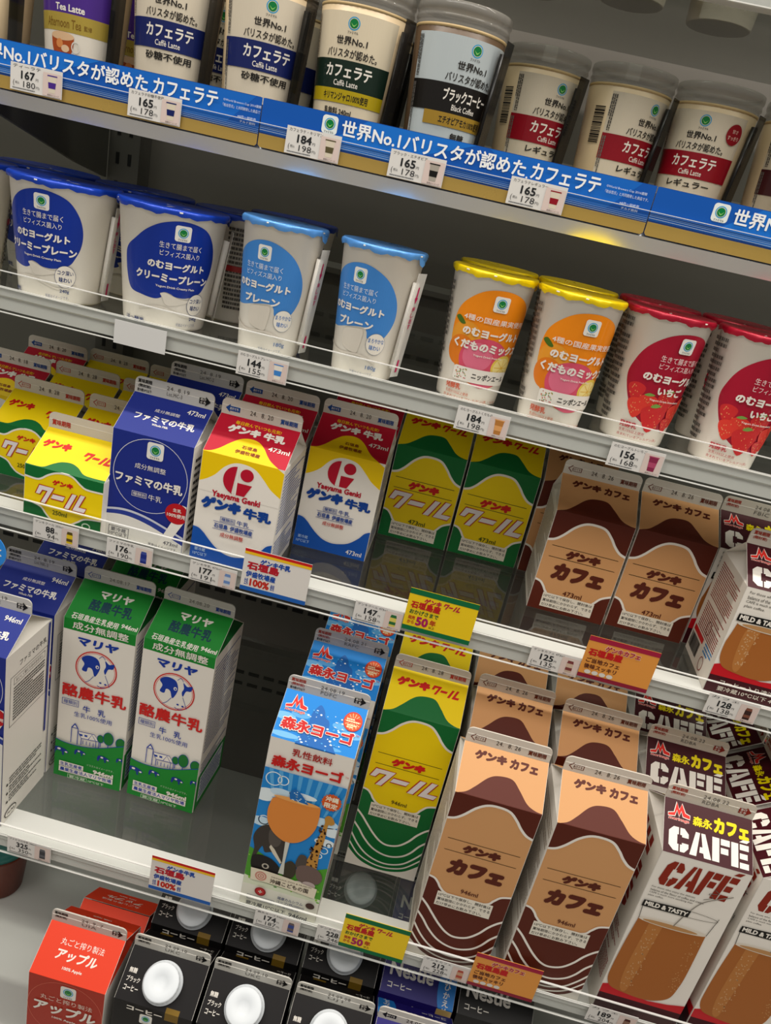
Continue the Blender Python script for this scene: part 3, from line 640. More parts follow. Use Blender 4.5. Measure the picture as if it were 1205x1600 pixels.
def cafe_art(H, roof=True):
    a = Art(); D = '#3f0d16'
    a.rect(0, 0, 70, H, WHT)
    if roof: cafe_roof(a, H)
    k = (H - 30) / 152.5
    y = lambda v: H - (182.5 - v) * (k if H < 150 else 1)
    if H > 150:
        stencil(a, 5.2, 150.8, 64, 176, '#8a2410', .22)
        for i, t in enumerate(('For those who enjoy the delicate', 'balance of the flavor of coffee and cream.', 'CAFE is much more satisfying than', 'plain coffee.')): a.text(t, 3.8, 146 - i * 3, (38, 46, 38, 16)[i], 148 - i * 3, '#3a3630', .0, up=1 if i == 0 else 0)
        top, bot, by = 113, 30, 126
    else:
        for i, t in enumerate(('For those who enjoy the delicate', 'balance of the flavor of coffee and cream.', 'CAFE is much more satisfying than', 'plain coffee.')): a.text(t, 3.8, 92 - i * 4, (46, 56, 46, 20)[i], 95 - i * 4, '#3a3630', .0, up=1 if i == 0 else 0)
        top, bot, by = 66, 22, 68
    a.poly([(-1, bot + 3), (8, bot + 6.5), (14, bot + 1), (40, bot - 2), (56, bot), (71, bot + 4), (71, bot - 8), (-1, bot - 8)][::-1], '#c01420')
    a.rect(0, 0, 70, bot - 6, D)
    gl = smooth_pts([(4.5, top), (2.4, top - 30 * k), (1.4, bot + 24), (2.2, bot + 11), (7, bot + 3), (18, bot), (34, bot - 1.5), (46, bot + 1), (55, bot + 8), (58, bot + 22), (59, bot + 40), (58.6, top)], 6)
    a.poly(gl, '#a5622a'); r = random.Random(int(H))
    a.poly(smooth_pts([(14, top), (12, bot + 30), (14, bot + 6), (20, bot + 3), (22, bot + 30), (25, top)], 5), '#b4753a')
    for i in range(60): a.ell(r.uniform(14, 24), r.uniform(bot + 8, top - 4), .6, .7, '#c79a6c', 1 if i == 0 else 0, 6)
    for i in range(50): a.ell(r.uniform(50, 58), r.uniform(bot + 14, top - 8), .5, .6, '#c08c58', 0, 6)
    a.ell(31.5, top, 27.2, 3.2, '#dcd2c2'); a.ell(30, top - .4, 22, 2, '#b98a58')
    if H > 150:
        a.line(smooth_pts([(4.5, top), (3.2, 128)]), .5, '#4a4640'); a.line(smooth_pts([(58.6, top), (62, 133)]), .5, '#4a4640', 0); a.ring(33, 130, 29, 3.4, .4, '#5a564e', 0)
        a.line(smooth_pts([(32, 114), (38, 132), (46, 146), (64, 158)]), .9, '#8a847a'); a.line(smooth_pts([(44, 148), (50, 152), (46, 155), (53, 157), (49, 160)]), .5, '#6a645c', 0)
    a.poly([(2.2, by), (39, by + .5), (39.6, by + 7.6), (2.6, by + 6.6)], '#141210'); a.text('MILD & TASTY', 4, by + 1.4, 38, by + 6, WHT, .05)
    if H < 150:
        a.text('コーヒー入り清涼飲料', 10, 9, 66, 13.5, '#d8cfc2', .01); a.text('要冷蔵10℃以下 473ml', 10, 3, 66, 7.4, '#d8cfc2', .01, up=0)
    return a
def cafe_side(H):
    a = Art(); a.rect(0, 0, 70, H, '#ded8cd'); R = '#8a2014'
    if H > 150: stencil(a, 20, 96, 50, 174, R, 0, True); a.micro(6, 30, 64, 88, 18, R, 3, big=3)
    else:
        a.micro(8, 58, 62, 92, 15, R, 3, big=3); a.micro(8, 28, 62, 54, 11, R, 8, big=3); a.micro(40, 18, 62, 28, 3, '#2f7ab8', 6, big=4)
        a.ring(34, 38, 5, 6, .7, '#5a1810'); a.rect(4, 22, 34, 27, '#c01c20')
        r = random.Random(2); x = 4
        while x < 30:
            w = r.choice((.5, .9, 1.4)); a.rect(x, 6, x + w, 20, '#1c1a18', 0); x += w + r.choice((.5, .8))
        a.ring(46, 10, 5, 6, .8, R, 0)
    return a
def apple_art(H=182.5):
    a = Art(); a.rect(0, 0, 70, H, '#a82a12'); a.rect(0, H, 70, H + 42, '#e03c1c', 0)  # roof a brighter red than the body: overhead light put into the colour
    a.text('丸ごと搾り製法', 16, H + 26, 56, H + 31.5, WHT, .0); a.text('アップル', 16, H + 14.5, 54, H + 23.5, WHT, .035, .15); a.text('100% Apple', 26, H + 7.6, 44, H + 10.6, WHT, .02)
    a.ring(35, H - 36, 34.5, 34, .35, '#d87a60'); a.logo(37, H - 11.5, 4.6)
    a.text('丸ごと搾り製法', 12, H - 27, 60, H - 21, '#e8cfc0', .0); a.text('アップル', 6, H - 43, 64, H - 29, WHT, .04, .15); a.text('100% Apple', 24, H - 49, 46, H - 46, WHT, .02)
    return a
def black_art(H=182.5):
    a = Art(); a.rect(0, 0, 70, H, '#121010'); a.rect(0, H, 70, H + 42, '#110e0f', 0)
    for i, t in enumerate(('無糖', 'ブラック', 'コーヒー')): a.text(t, 4, H + 21 - i * 6.6, (11, 16, 17)[i], H + 25.2 - i * 6.6, WHT, .015, up=1 if i == 0 else 0)
    a.rect(46, H - 9, 58, H + 4, '#7a5e1a'); a.logo(30, H - 15, 3.6)
    a.text('コーヒー', 12, H - 8, 44, H - 2.6, WHT, .05)
    return a
def blue_coffee_art(H=182.5, body='#231a6e'):
    a = Art(); a.rect(0, 0, 70, H + 42, body)
    a.text('Nestlé', 6, H + 15, 48, H + 27, WHT, .03); a.text('コーヒー', 6, H + 5, 29, H + 10, WHT, .02)
    if body != '#0e0c0c':
        a.ell(63, H + 16, 10, 24, '#1f78c8'); [a.text(ch, 59, H + 28 - i * 6.6, 65, H + 33.6 - i * 6.6, WHT, .02, up=1 if i == 0 else 0) for i, ch in enumerate('甘さひかえめ')]
        a.rect(55, H - 14, 70, H - 1, '#c8a868')
        a.text('コーヒー', 12, H - 18, 50, H - 8, WHT, .04)
    a.text('コーヒー', 12, H - 40, 56, H - 26, WHT, .04)
    return a

# ------------------------------------------------------------------ cups
def cone_fn(rb, rt, H, ref):
    def fn(u, v, h):
        r = rb + (rt - rb) * v / (H * 1000) + h; t = u * MM / ref
        return (r * math.sin(t), -r * math.cos(t), v * MM)
    return fn
def straw_mesh(rb, rt, H, dark=False):
    """drinking straw in its film sleeve, glued along the side of the cup (at the front; turned by its object)"""
    m = MB(); f = lambda v, d: (0, -(rb + (rt - rb) * v / H + d), v)
    z0, z1 = H * .08, H * .84
    m.tube([f(z0 + .004, .0036), f(z1 - .004, .0036)], .0027, mat('#161412', .3) if dark else mat('#e4e0d8', .4), 10)
    s = MB()
    p = [(-.0055, z0 - .002), (.0055, z0 - .002), (.0062, z1 + .004), (-.0062, z1 + .004)]
    s.slab(p, lambda u, v, t: (u, -(rb + (rt - rb) * v / H + .0066 + t), v), 0, .0003, DARKSLEEVE if dark else SLEEVE)
    if not dark:
        a = Art(); R = '#c0205a'
        a.poly([(-.9, 78), (.9, 78), (.9, 70), (2.2, 70), (0, 65), (-2.2, 70), (-.9, 70)][::-1], R)
        for i, ch in enumerate('押し出す'): a.text(ch, -1.9, 59 - i * 4.6, 1.9, 63 - i * 4.6, R, .02, up=1 if i == 0 else 0)
        a.rect(-1.2, 10, 1.2, 20, R, 0)
        apply_art(s, a, lambda u, v, h: (u * MM, -(rb + (rt - rb) * v * MM / H + .0071 + h), v * MM), (-5, 5, 5, 100))
    return m.mesh('straw'), s.mesh('straw_wrapper')
def coffee_cup(key, art, liquid='#cdb793'):
    H, rb, rt = .120, .026, .0345; ref = .0315
    fn = cone_fn(rb, rt, H, ref)
    b = MB(); r = lambda z: rb + (rt - rb) * z / H
    b.lathe([(rb - .001, 0), (rb, .001), (r(.104), .104), (r(.104) - .001, .1045)], mat(liquid, .35), 96)
    b.lathe([(r(.104) + .0001, .1035), (r(.1045) + .0004, .1055), (r(.1045) - .001, .106)], mat('#c2a878', .4), 48)
    apply_art(b, art, fn, (-90, .5, 90, 103), 2.0, coat=.3)
    l = MB()
    l.lathe([(r(.106), .1048), (r(.106) + .0005, .1068), (r(.106) - .0002, .1085), (r(.106) + .0012, .1098), (r(.106) + .0008, .1115), (r(.106) + .0002, .113), (.0347, .1145), (.0350, .1165), (.0348, .1195), (.0340, .1202), (.0325, .1198), (.0318, .1165), (.010, .1160), (.0005, .1160)], CLEARCUP, 48, cap=False)
    return dict(parts=[('cup_body', b.mesh('cup_body')), ('lid', l.mesh('lid'))], straw=straw_mesh(rb, rt, H, True), H=H)
def coffee_art(label, band, sub, title='カフェラテ', en='Caffè Latte', subband=None, subcol='#1c1a18', x0=-37, x1=33, badge=None, barcode=False, foot=None):
    a = Art()
    a.rect(x0, 0, x1, 100, label); a.logo(0, 93.2, 4.2, False)
    k = '#2a2622'
    a.text('世界No.1', -11.5, 79.6, 11.5, 85, k, .025); a.text('バリスタが認めた。', -18.5, 71.6, 20.5, 77.4, k, .02, up=0)
    a.rect(x0, 51.5, x1, 70.2, band)
    a.text(title, -17.5, 59, 19, 67.4, WHT, .03); a.text(en, -9.5, 53.6, 9.6, 57.4, WHT, .01, up=0)
    if subband: a.rect(x0 if subband != '#a07f2c' else -30, 42.6, x1, 51.5, subband, 0)
    if sub: a.text(sub, -17.5, 44.2, 19.5, 49.6, subcol, .025)
    a.micro(x0 + .5, 72, x0 + 5, 98, 3, '#4a4640', 5, vert=True, fill=.6, big=3); a.micro(x0 + .5, 30, x0 + 4, 68, 2, '#6a6660', 6, vert=True, fill=.6, big=3)
    if foot: a.text(foot, -15 if len(foot) > 3 else -6, 34.6, 8 if len(foot) > 3 else 6, 39.4, k, .03)
    if badge: a.ell(24.5, 87.5, 6.6, 7.6, band); a.text('甘さ', 22, 88.4, 27, 91.2, '#e0b8ac', .02); a.text('すっきり', 19.6, 83.6, 29.2, 86.6, '#e0b8ac', .02, up=0)
    r = random.Random(7); y = 44
    while y < 70 and barcode:
        w = r.choice((.5, .9, 1.3)); a.rect(x0 - 12, y + 18, x0 - 2.5, y + w + 18, k, 0); y += w + r.choice((.5, .8))
    return a
def tea_art():
    a = Art(); a.rect(-40, 0, 40, 103, '#ddd6c8'); a.rect(-40, 61, 40, 103, '#4a2a86', 1)
    a.text('Tea Latte', -9, 62.4, 14, 67, WHT, .03)
    a.rect(-40, 49, 40, 61, '#a8923e', 0); a.text('Afternoon Tea', -18, 51.6, 12, 57.6, '#7a5a1a', .01); a.text('監修', 14, 52.2, 20, 55.6, '#7a5a1a', .01, up=0)
    a.ell(-3, 32, 15, 5.5, '#cfd0d4'); a.ell(-3, 32.6, 11, 3.6, '#e6e4e0'); a.poly(smooth_pts([(-13, 46), (-12, 38), (-8, 32), (2, 32), (6, 38), (7, 46)], 5), '#a84a1c'); a.ell(-3, 46, 10, 2.8, '#d9b48c'); a.ell(-5, 41, 3, 3, '#d88a4c'); a.ell(0, 38, 3.4, 2.4, '#e2c09a'); a.ring(8.4, 40, 3, 3.6, .8, '#d8d4cc')
    return a
def foil_lid(rt, H, hexc, seed):
    r = random.Random(seed); ph = [r.uniform(0, 6.28) for _ in range(6)]
    m = MB()
    w1 = lambda a: .5 * math.sin(9 * a + ph[0]) + .4 * math.sin(17 * a + ph[1]) + .3 * math.sin(29 * a + ph[2])
    def wob(k, a):
        if k < 2: return (.0006 * w1(a), .0012 * w1(a + .4) - (.0014 if k == 0 else 0))
        if k == 2: return (.0004 * w1(a), .0002 * w1(a))
        if k > 4: return (0, .0003 * math.sin(3 * a + ph[3]))
        return (0, 0)
    m.lathe([(rt + .0014, H - .0020), (rt + .0018, H - .0012), (rt + .0016, H + .0004), (rt + .0008, H + .0014), (rt - .001, H + .0012), (rt * .6, H + .0004), (.0004, H + .0002)], mat(hexc, .3, .25, .5, None, .08), 90, cap=False, wob=wob)
    tab = [(rt + .0005, H + .001)]
    m.slab([(-6, 0), (6, 0), (4, 7), (0, 9), (-4, 7)], lambda u, v, t: ((rt + .0014 + v * MM * .12) * math.cos(u * MM / rt), (rt + .0014 + v * MM * .12) * math.sin(u * MM / rt), H - .0002 - v * MM * .9 + t * 0 + t), 0, .0003, mat(hexc, .3, .25, .5, None, .08))
    return m.mesh('foil_lid')
def yogurt_cup(key, H, rb, rt, art, lidcol, ref, body='#e6e0d4', seed=1):
    fn = cone_fn(rb, rt, H, ref); b = MB()
    b.lathe([(rb - .0015, 0), (rb - .0002, .0008), (rb + (rt - rb) * .0022 / H, .0022), (rt - (rt - rb) * .002 / H, H - .002), (rt + .0013, H - .001), (rt + .0013, H)], mat(body, .35, 0, .5), 96)
    apply_art(b, art, fn, (-math.pi * ref * 1000 * .98, .8, math.pi * ref * 1000 * .98, H * 1000 - 3), 2.0, coat=.25)
    return dict(parts=[('cup_body', b.mesh('cup_body')), ('foil_lid', foil_lid(rt, H, lidcol, seed))], straw=straw_mesh(rb, rt, H), H=H)
def facts(a, x0, x1, y0, y1, col, bar=None):
    a.micro(x0, y0, x1, y1, 18, col, 12, fill=.6, big=3)
    if bar: a.rect(x0, (y0 + y1) / 2 - 2, x1, (y0 + y1) / 2 + 3, bar)
def big_plain_art():
    a = Art(); B = '#0c2f92'
    a.poly(smooth_pts([(-46, 52.4), (-43, 60), (-35, 67), (-25, 76), (-13, 83), (2, 86), (17.5, 82), (26.5, 72), (31, 60), (31, 48), (27, 38), (22, 31.5), (10, 27.5), (1, 27.6), (-4, 29.6), (-8.6, 30.4), (-11.8, 28.6), (-11, 26), (-17, 24), (-28, 25), (-40, 27.5), (-45, 38)], 6, True), B)
    a.logo(.6, 77.4, 3.7)
    a.text('生きて腸まで届く', -15.4, 64.4, 16.1, 69, WHT, .0); a.text('ビフィズス菌入り', -14.7, 58.4, 15.3, 62.8, WHT, .0, up=0)
    a.text('のむヨーグルト', -23.7, 48, 22, 54.6, WHT, .05); a.text('クリーミープレーン', -33.5, 38.2, 27.8, 45.2, WHT, .05, up=0); a.text('Yogurt Drink Creamy Plain', -16.3, 33.4, 16, 35.6, WHT, .02, up=0)
    a.poly(smooth_pts([(-10, 26), (-12, 29), (-8, 30), (-3, 28.6), (6, 26), (16, 26), (6, 22), (-4, 20), (-8, 22)], 5, True), '#d8d2c6')
    a.line(smooth_pts([(-30, 14), (-10, 18), (14, 12), (30, 16)]), 1.6, '#d6d0c4', 0)
    a.ell(20, 22.4, 8.6, 9, '#3a4a7a'); a.ell(20, 22.4, 8.3, 8.7, '#e6e0d4'); a.text('コク深い', 13.6, 23.6, 26.4, 27.4, '#24386e', .02); a.text('味わい', 15, 17.6, 25.4, 22, '#24386e', .03, up=0)
    a.text('はっ酵乳', -46, 2.6, -24, 6.4, '#24386e', .02); a.text('240g', 16, 8.6, 24, 12, '#3a4a7a', .02); a.text('写真はイメージです。', 4, 4, 24, 6.6, '#6a7090', .0, up=0)
    facts(a, 62, 104, 12, 84, '#55504a', '#b02a2a')
    return a
def small_plain_art():
    a = Art(); B = '#3f83cc'
    a.poly(smooth_pts([(-36, 40), (-38, 55), (-31, 71), (-19, 81), (-5.4, 86.6), (8, 86.4), (22.7, 78.3), (33, 64), (35.5, 50), (31, 38), (24, 32), (15, 32.6), (13, 38), (9, 41), (-6, 38.6), (-18, 36), (-30, 36)], 6, True), B)
    a.logo(0, 78.7, 3.5)
    a.text('生きて腸まで届く', -15.6, 65.6, 15.8, 70, '#dce6f0', .0); a.text('ビフィズス菌入り', -15, 60, 15.6, 64.2, '#dce6f0', .0, up=0)
    a.text('のむヨーグルト', -24, 50.4, 24.5, 57, WHT, .05); a.text('プレーン', -15, 39.6, 17.5, 46.4, WHT, .05, up=0)
    a.poly(smooth_pts([(-8, 36), (-8, 24), (6, 20), (9, 26), (10, 38), (4, 39)], 5, True), '#d4cdc0'); a.line(smooth_pts([(-32, 24), (-12, 18), (10, 19), (26, 14)]), 1.6, '#d3ccc0', 0)
    a.ell(22.6, 29.6, 8.4, 8.6, '#7a8698'); a.ell(22.6, 29.6, 8.1, 8.3, '#e6e0d4'); a.text('まろやかな', 15.8, 30.4, 29.6, 34, '#3f74b8', .01); a.text('味わい', 17.6, 24.6, 27.6, 28.8, '#3f74b8', .02, up=0)
    a.text('180g', 18, 8, 28, 12, '#4a6ea0', .01); a.text('写真はイメージです。', 4, 4, 26, 6.4, '#7a86a0', .0, up=0)
    facts(a, 62, 92, 10, 88, '#8a8478')
    return a
def fruit_art():
    a = Art()
    c = smooth_pts([(-36, 56), (-33, 70), (-24.6, 80), (-11.3, 88.4), (5.6, 90), (22, 84), (33, 72), (36, 58), (35, 42), (29, 28), (18, 18), (2.7, 14), (-14, 18), (-27, 28), (-34, 42)], 6, True)
    a.poly(c, '#ee8a0c')
    a.ell(-22, 50, 14, 13, '#e89a2a'); a.ell(-24, 40, 13, 12, '#e07a14'); a.poly(smooth_pts([(-24, 61), (-30, 66), (-34, 64), (-28, 60)], 4, True), '#4a6a1c')
    a.ell(-2, 36, 22, 17, '#d8506a'); a.ell(-8, 38, 13, 11, '#e0708a'); a.ell(18, 32, 12, 10, '#e8c850'); a.ell(18, 32, 10, 8, '#f0dc8c')
    for k in range(8): a.line([(18, 32), (18 + 9 * math.cos(k * .785), 32 + 7 * math.sin(k * .785))], .5, '#e0b030', 1 if k == 0 else 0)
    a.poly(smooth_pts([(-14, 20), (0, 14), (16, 18), (0, 20)], 4, True), '#e0607a')
    a.logo(0, 80.6, 3.7)
    a.text('4種の国産果実使用', -26, 64.4, 27, 69, WHT, .01); a.text('のむヨーグルト', -25, 53, 26, 60, WHT, .055, up=0); a.text('くだものミックス', -31, 42.4, 30, 49.6, WHT, .055, up=0); a.text('Yogurt Drink Fruit Mix', -12, 38, 14, 40, WHT, .02, up=0)
    a.rrect(-26, 17.4, 27, 28.6, 2.4, '#e9e4da'); r = random.Random(3)
    for k in range(36): a.ell(-19 + r.uniform(-5, 5), 23 + r.uniform(-4, 4), .5, .5, r.choice(('#c04a4a', '#4a8a4a', '#c0a04a')), 1 if k == 0 else 0, 6)
    a.text('ニッポンエール', -9, 20.4, 24, 25.6, '#2a2622', .03)
    a.text('発酵乳', -31, 9.6, -16, 14.6, '#d05a3a', .03); a.text('乳成分15%以上使用', -30, 5.8, -8, 8.4, '#c86a4a', .01); a.text('含まれているアレルゲン(乳・もも)', -32, 2, 24, 4.6, '#c86a4a', .01, up=0)
    facts(a, -56, -42, 12, 90, '#55504a')
    return a
def berry_art():
    a = Art(); C = '#a50d2c'
    a.poly(smooth_pts([(-37, 50), (-34, 64), (-26, 77), (-12, 87.5), (4, 90.4), (20, 86), (31, 74), (36, 58), (34, 42), (27, 28), (14, 17.6), (0, 15.4), (-15, 19.6), (-28, 30)], 6, True), C)
    r = random.Random(8)
    for i, (x, y, q) in enumerate(((-26, 42, 8), (-14, 34, 9), (2, 38, 10), (-22, 30, 9), (-6, 24, 12), (16, 28, 11), (10, 20, 7), (22, 36, 8))):
        a.poly(smooth_pts([(x, y - q), (x + q * .75, y - q * .2), (x + q * .85, y + q * .5), (x, y + q * .8), (x - q * .85, y + q * .5), (x - q * .75, y - q * .2)], 4, True), '#dc3a2e' if i % 2 else '#cc2a2c')
        for k in range(12): a.ell(x + r.uniform(-.6, .6) * q, y + r.uniform(-.6, .5) * q, .45, .6, '#e88a5a', 1 if k == 0 else 0, 6)
        if i in (1, 2, 4): a.poly(smooth_pts([(x - 4.5, y + q * .7), (x - 1, y + q * .95), (x + 4, y + q * .85), (x, y + q * .68)], 3, True), '#7aa04a', 0)
    a.logo(0, 82, 3.6)
    a.text('生きて腸まで届く', -15.6, 67.6, 16.6, 72.4, '#f0dcd8', .0); a.text('ビフィズス菌入り', -15, 62, 16, 66.4, '#f0dcd8', .0, up=0)
    a.text('のむヨーグルト', -24, 51.6, 26, 58.6, WHT, .055); a.text('いちご', -10, 42.6, 12, 49.2, WHT, .055, up=0); a.text('Yogurt Drink Strawberry', -14, 37, 14, 39, WHT, .02)
    a.text('発酵乳', -31, 12.6, -16, 17.6, '#b8283a', .03); a.text('生乳15%以上使用', -30, 9, -8, 11.4, '#b84a4a', .01); a.text('含まれているアレルゲン(乳)', -31, 5, 6, 7.6, '#b84a4a', .01, up=0)
    facts(a, -62, -43, 14, 94, '#4a4640')
    return a

# ------------------------------------------------------------------ the chiller: back panel, deck, posts (setting)
BY = 0.945
wb = MB()
wb.box(-1.0, 1.0, BY, BY + .02, Z0 - .9, Z0 + .55, BACK_METAL)
for z in (.27, .05, -.105, -.345, -.419, -.639, -.745):
    wb.prism([(BY, Z0 + z + .012), (BY - .006, Z0 + z + .006), (BY - .006, Z0 + z), (BY, Z0 + z - .004)], -1, 1, BACK_METAL)
for zr in (-.155, -.18, -.559, -.681, -.7):
    for i in range(60):
        x = -.68 + i * .0226
        wb.box(x, x + .0155, BY - .0008, BY, Z0 + zr - .0026, Z0 + zr + .0026, BLACKM)
structure('wall_back', wb)
for nm, x in (('side_light_block_left', -1.0), ('side_light_block_right', .98)):  # added panels out of view, stopping side light from leaking onto the shelves
    m = MB(); m.box(x, x + .02, .3, BY, Z0 - .9, Z0 + .55, BACK_METAL); structure(nm, m)
m = MB(); m.box(-2.5, 2.5, -2.5, BY + .02, -.02, 0, mat('#b9b4aa', .35, key='shop_floor_tile', grain=.08)); structure('floor', m)
Z5 = -.86
base = thing('chiller_base', 'pale painted base deck of the open chiller, below every shelf', 'chiller base', (0, .65, 0))
m = MB(); m.box(-.98, .98, -.29, BY - .651, Z0 + Z5 - .03, Z0 + Z5, WHITE_METAL); link('base_deck', m.mesh('base_deck'), base)
m = MB(); m.box(-.98, .98, -.27, BY - .651, .0, Z0 + Z5 - .0305, GREY_METAL); link('plinth', m.mesh('plinth'), base)
m = MB(); m.prism([(-.31, Z0 + Z5 - .03), (-.29, Z0 + Z5 - .03), (-.29, Z0 + Z5 + .03), (-.296, Z0 + Z5 + .03), (-.31, Z0 + Z5 - .01)], -.98, .98, WHITE_METAL); link('front_edge', m.mesh('front_edge'), base)
for i, x in enumerate((-.44, .48)):
    post = MB()
    post.box(x - .018, x + .018, BY - .03, BY - .0005, Z0 + Z5, Z0 + .5, GREY_METAL)
    for k in range(44):
        z = Z0 - .82 + k * .03
        for dx in (-.009, .005): post.box(x + dx, x + dx + .004, BY - .0306, BY - .0299, z, z + .012, BLACKM)
    o = link('upright_post', post.mesh('upright_post'))
    tag(o, ('slotted grey upright post at the far left behind the top shelves', 'slotted grey upright post at the right against the back panel')[i], 'post', 'slotted shelf posts')

# ------------------------------------------------------------------ shelves
Z1, Z2, Z3, Z4, ZT = .005, -.143, -.3223, -.600, .1725
F1, F2, F3, F4, FT = .620, .594, .572, .4965, .642
SX0, SX1 = -.95, .95
def shelf(label, z, f, kind, strip=.03):
    t = thing('glass_shelf', label, 'shelf', (0, f, Z0 + z), 0, 'glass shelves of the chiller')
    g = MB(); g.box(SX0, SX1, strip + .004, BY - .032 - f, -.005, 0, GLASS if z < .1 else GLASS_TOP); link('glass_pane', g.mesh('glass_pane'), t)
    w = MB()
    if kind == 'banner':
        w.prism([(.0015, .030), (.0035, .030), (.0035, -.004), (strip + .004, -.004), (strip + .004, -.0075), (.006, -.0075), (.0042, -.0095), (-.0015, .0005), (.0015, .0022)], SX0, SX1, STEEL)
    else:
        d = 0.011
        w.prism([(.0065, 0), (strip + .0035, 0), (strip + .0035, -.0075), (.008, -.0075), (.0075, -d), (.0045, -d), (.0042, -.001), (.0018, .0005), (.0018, .0062), (.0026, .0066), (.0030, .0060), (.0030, .0008), (.006, 0)], SX0, SX1, WHITE_METAL)
    link('front_rail', w.mesh('front_rail'), t)
    c = MB(); e = frosted_mat('acrylic_edge', '#f6f6f2', .6, .2)
    if kind == 'banner':
        c.box(SX0, SX1, -.0032, -.0026, .0015, .0176, ACRYL); c.box(SX0, SX1, -.0033, -.0025, .0176, .0181, e)
    else:
        c.box(SX0, SX1, -.0004, .0002, -.0118, .0198, ACRYL)
        for zz, hh in ((.0198, .0007), (.0078, .0005), (-.0124, .0007)): c.box(SX0, SX1, -.0012, .0006, zz, zz + hh, e)
    link('clear_guard', c.mesh('clear_guard'), t)
    for x in (-.46, .47):
        b = MB(); P = [(strip + .01, -.006), (BY - .032 - f, -.006), (BY - .032 - f, -.062), (BY - .10 - f, -.05), (strip + .06, -.018), (strip + .01, -.012)]
        b.slab(P, lambda u, v, tt, x=x: (x + tt, u, v), -.002, .002, GREY_METAL); link('bracket_arm', b.mesh('bracket_arm'), t)
    return t
shelf('glass shelf seen from below at the very top, with round cup bottoms on it', ZT, FT, 'plain')
shelf('shelf with the blue and gold banner, under the iced coffee cups', Z1, F1, 'banner')
shelf('glass shelf with the drinking yogurt cups', Z2, F2, 'plain')
shelf('glass shelf with the half-size cartons of milk and coffee milk', Z3, F3, 'plain')
shelf('lowest glass shelf, with the tall cartons and an empty stretch of dark glass', Z4, F4, 'plain', .034)

# ------------------------------------------------------------------ placing the goods
CACHE = {}
def cart(key, build):
    if key not in CACHE: CACHE[key] = build()
    return CACHE[key]
def put_parts(t, parts):
    for n, me in parts: link(n, me, t)
def carton(key, X, Y, z, label, group, name='milk_carton', cat='carton', fin=None, rot=0.0):
    """X, Y: front-left bottom corner"""
    t = thing(name, label, cat, (X + .035, Y + .035, Z0 + z + .0002), math.radians(rot), group)
    put_parts(t, PROTO[key]())
    if fin: link('top_seal', fin(), t)
    return t
def C(key, f): return lambda: cart(key, f)
H4, H3, HS = 182.5, 98, 51
def genki_side(H, kind): return side_print(H, '#6a7a5a' if kind == 'cool' else '#9a8a78', 3)
PROTO = {
    'cool4': C('cool4', lambda: carton_parts('cool4', H4, genki_art(H4, 'cool'), genki_side(H4, 'cool'), genki_side(H4, 'cool'))),
    'caf4': C('caf4', lambda: carton_parts('caf4', H4, genki_art(H4, 'cafe'), genki_side(H4, 'cafe'), genki_side(H4, 'cafe'))),
    'cool3': C('cool3', lambda: carton_parts('cool3', H3, genki_art(H3, 'cool'), genki_side(H3, 'cool'), genki_side(H3, 'cool'))),
    'caf3': C('caf3', lambda: carton_parts('caf3', H3, genki_art(H3, 'cafe'), genki_side(H3, 'cafe'), genki_side(H3, 'cafe'))),
    'milk3': C('milk3', lambda: carton_parts('milk3', H3, genki_milk_art(H3), side_print(H3, '#3a56a0', 2), side_print(H3, '#3a56a0', 2))),
    'milkS': C('milkS', lambda: carton_parts('milkS', HS, genki_milk_art(HS, False))),
    'coolS': C('coolS', lambda: carton_parts('coolS', HS, small_cool_art())),
    'fam3': C('fam3', lambda: carton_parts('fam3', H3, family_blue_art(H3, '473ml'), family_side_art(H3), family_side_art(H3))),
    'fam4': C('fam4', lambda: carton_parts('fam4', H4, family_blue_art(H4, '946ml'), family_side_art(H4), family_side_art(H4))),
    'mar4': C('mar4', lambda: carton_parts('mar4', H4, mariya_art(), mariya_side(), mariya_side(), roofside='#0f5a22')),
    'yogo4': C('yogo4', lambda: carton_parts('yogo4', H4, yogo_art(), yogo_side(), yogo_side())),
    'CAFE4': C('CAFE4', lambda: carton_parts('CAFE4', H4, cafe_art(H4), cafe_art(H4, False), cafe_side(H4))),
    'CAFE3': C('CAFE3', lambda: carton_parts('CAFE3', H3, cafe_art(H3), cafe_art(H3, False), cafe_side(H3))),
    'apple': C('apple', lambda: carton_parts('apple', H4, apple_art(), side=W_, roofside='#a82a12')),
    'appleS': C('appleS', lambda: carton_parts('appleS', 122, apple_art(122), side='#a82a12', roofside='#a82a12')),
    'black': C('black', lambda: carton_parts('black', H4, black_art(), side='#141212', roofside='#141212', cap=True, rough=.55)),
    'nes': C('nes', lambda: carton_parts('nes', H4, blue_coffee_art(), side='#231a6e', roofside='#231a6e')),
    'nesk': C('nesk', lambda: carton_parts('nesk', H4, blue_coffee_art(body='#0e0c0c'), side='#0e0c0c', roofside='#0e0c0c')),
    'pink': C('pink', lambda: carton_parts('pink', H4, plain_pink(), side='#a8324a', roofside='#a8324a')),
}
def mariya_side():
    def ex(a):
        a.rect(0, 0, 70, 44, '#15842c'); a.rect(6, 8, 64, 40, '#cfd6d8'); a.micro(8, 10, 62, 38, 6, '#1a3a8a', 4, big=4); a.ring(30, 160, 5, 7, .6, '#3a4a80')
    return side_print(182.5, '#5a6590', 9, ex)
def plain_pink():
    a = Art(); a.rect(0, 0, 70, 226, '#a8324a'); a.micro(8, 150, 62, 200, 8, '#e0c8c8', 3, big=5); return a
GK = '#d6cfc3'
FINS = {}
def fin(key, art, paper, H):
    k = (key, H)
    def make():
        if k not in FINS: FINS[k] = fin_mesh(art(), paper, H)
        return FINS[k]
    return make
f_cool = lambda H: fin('cool', lambda: fin_outline('24.  8. 28', '#b83a2c'), GK, H)
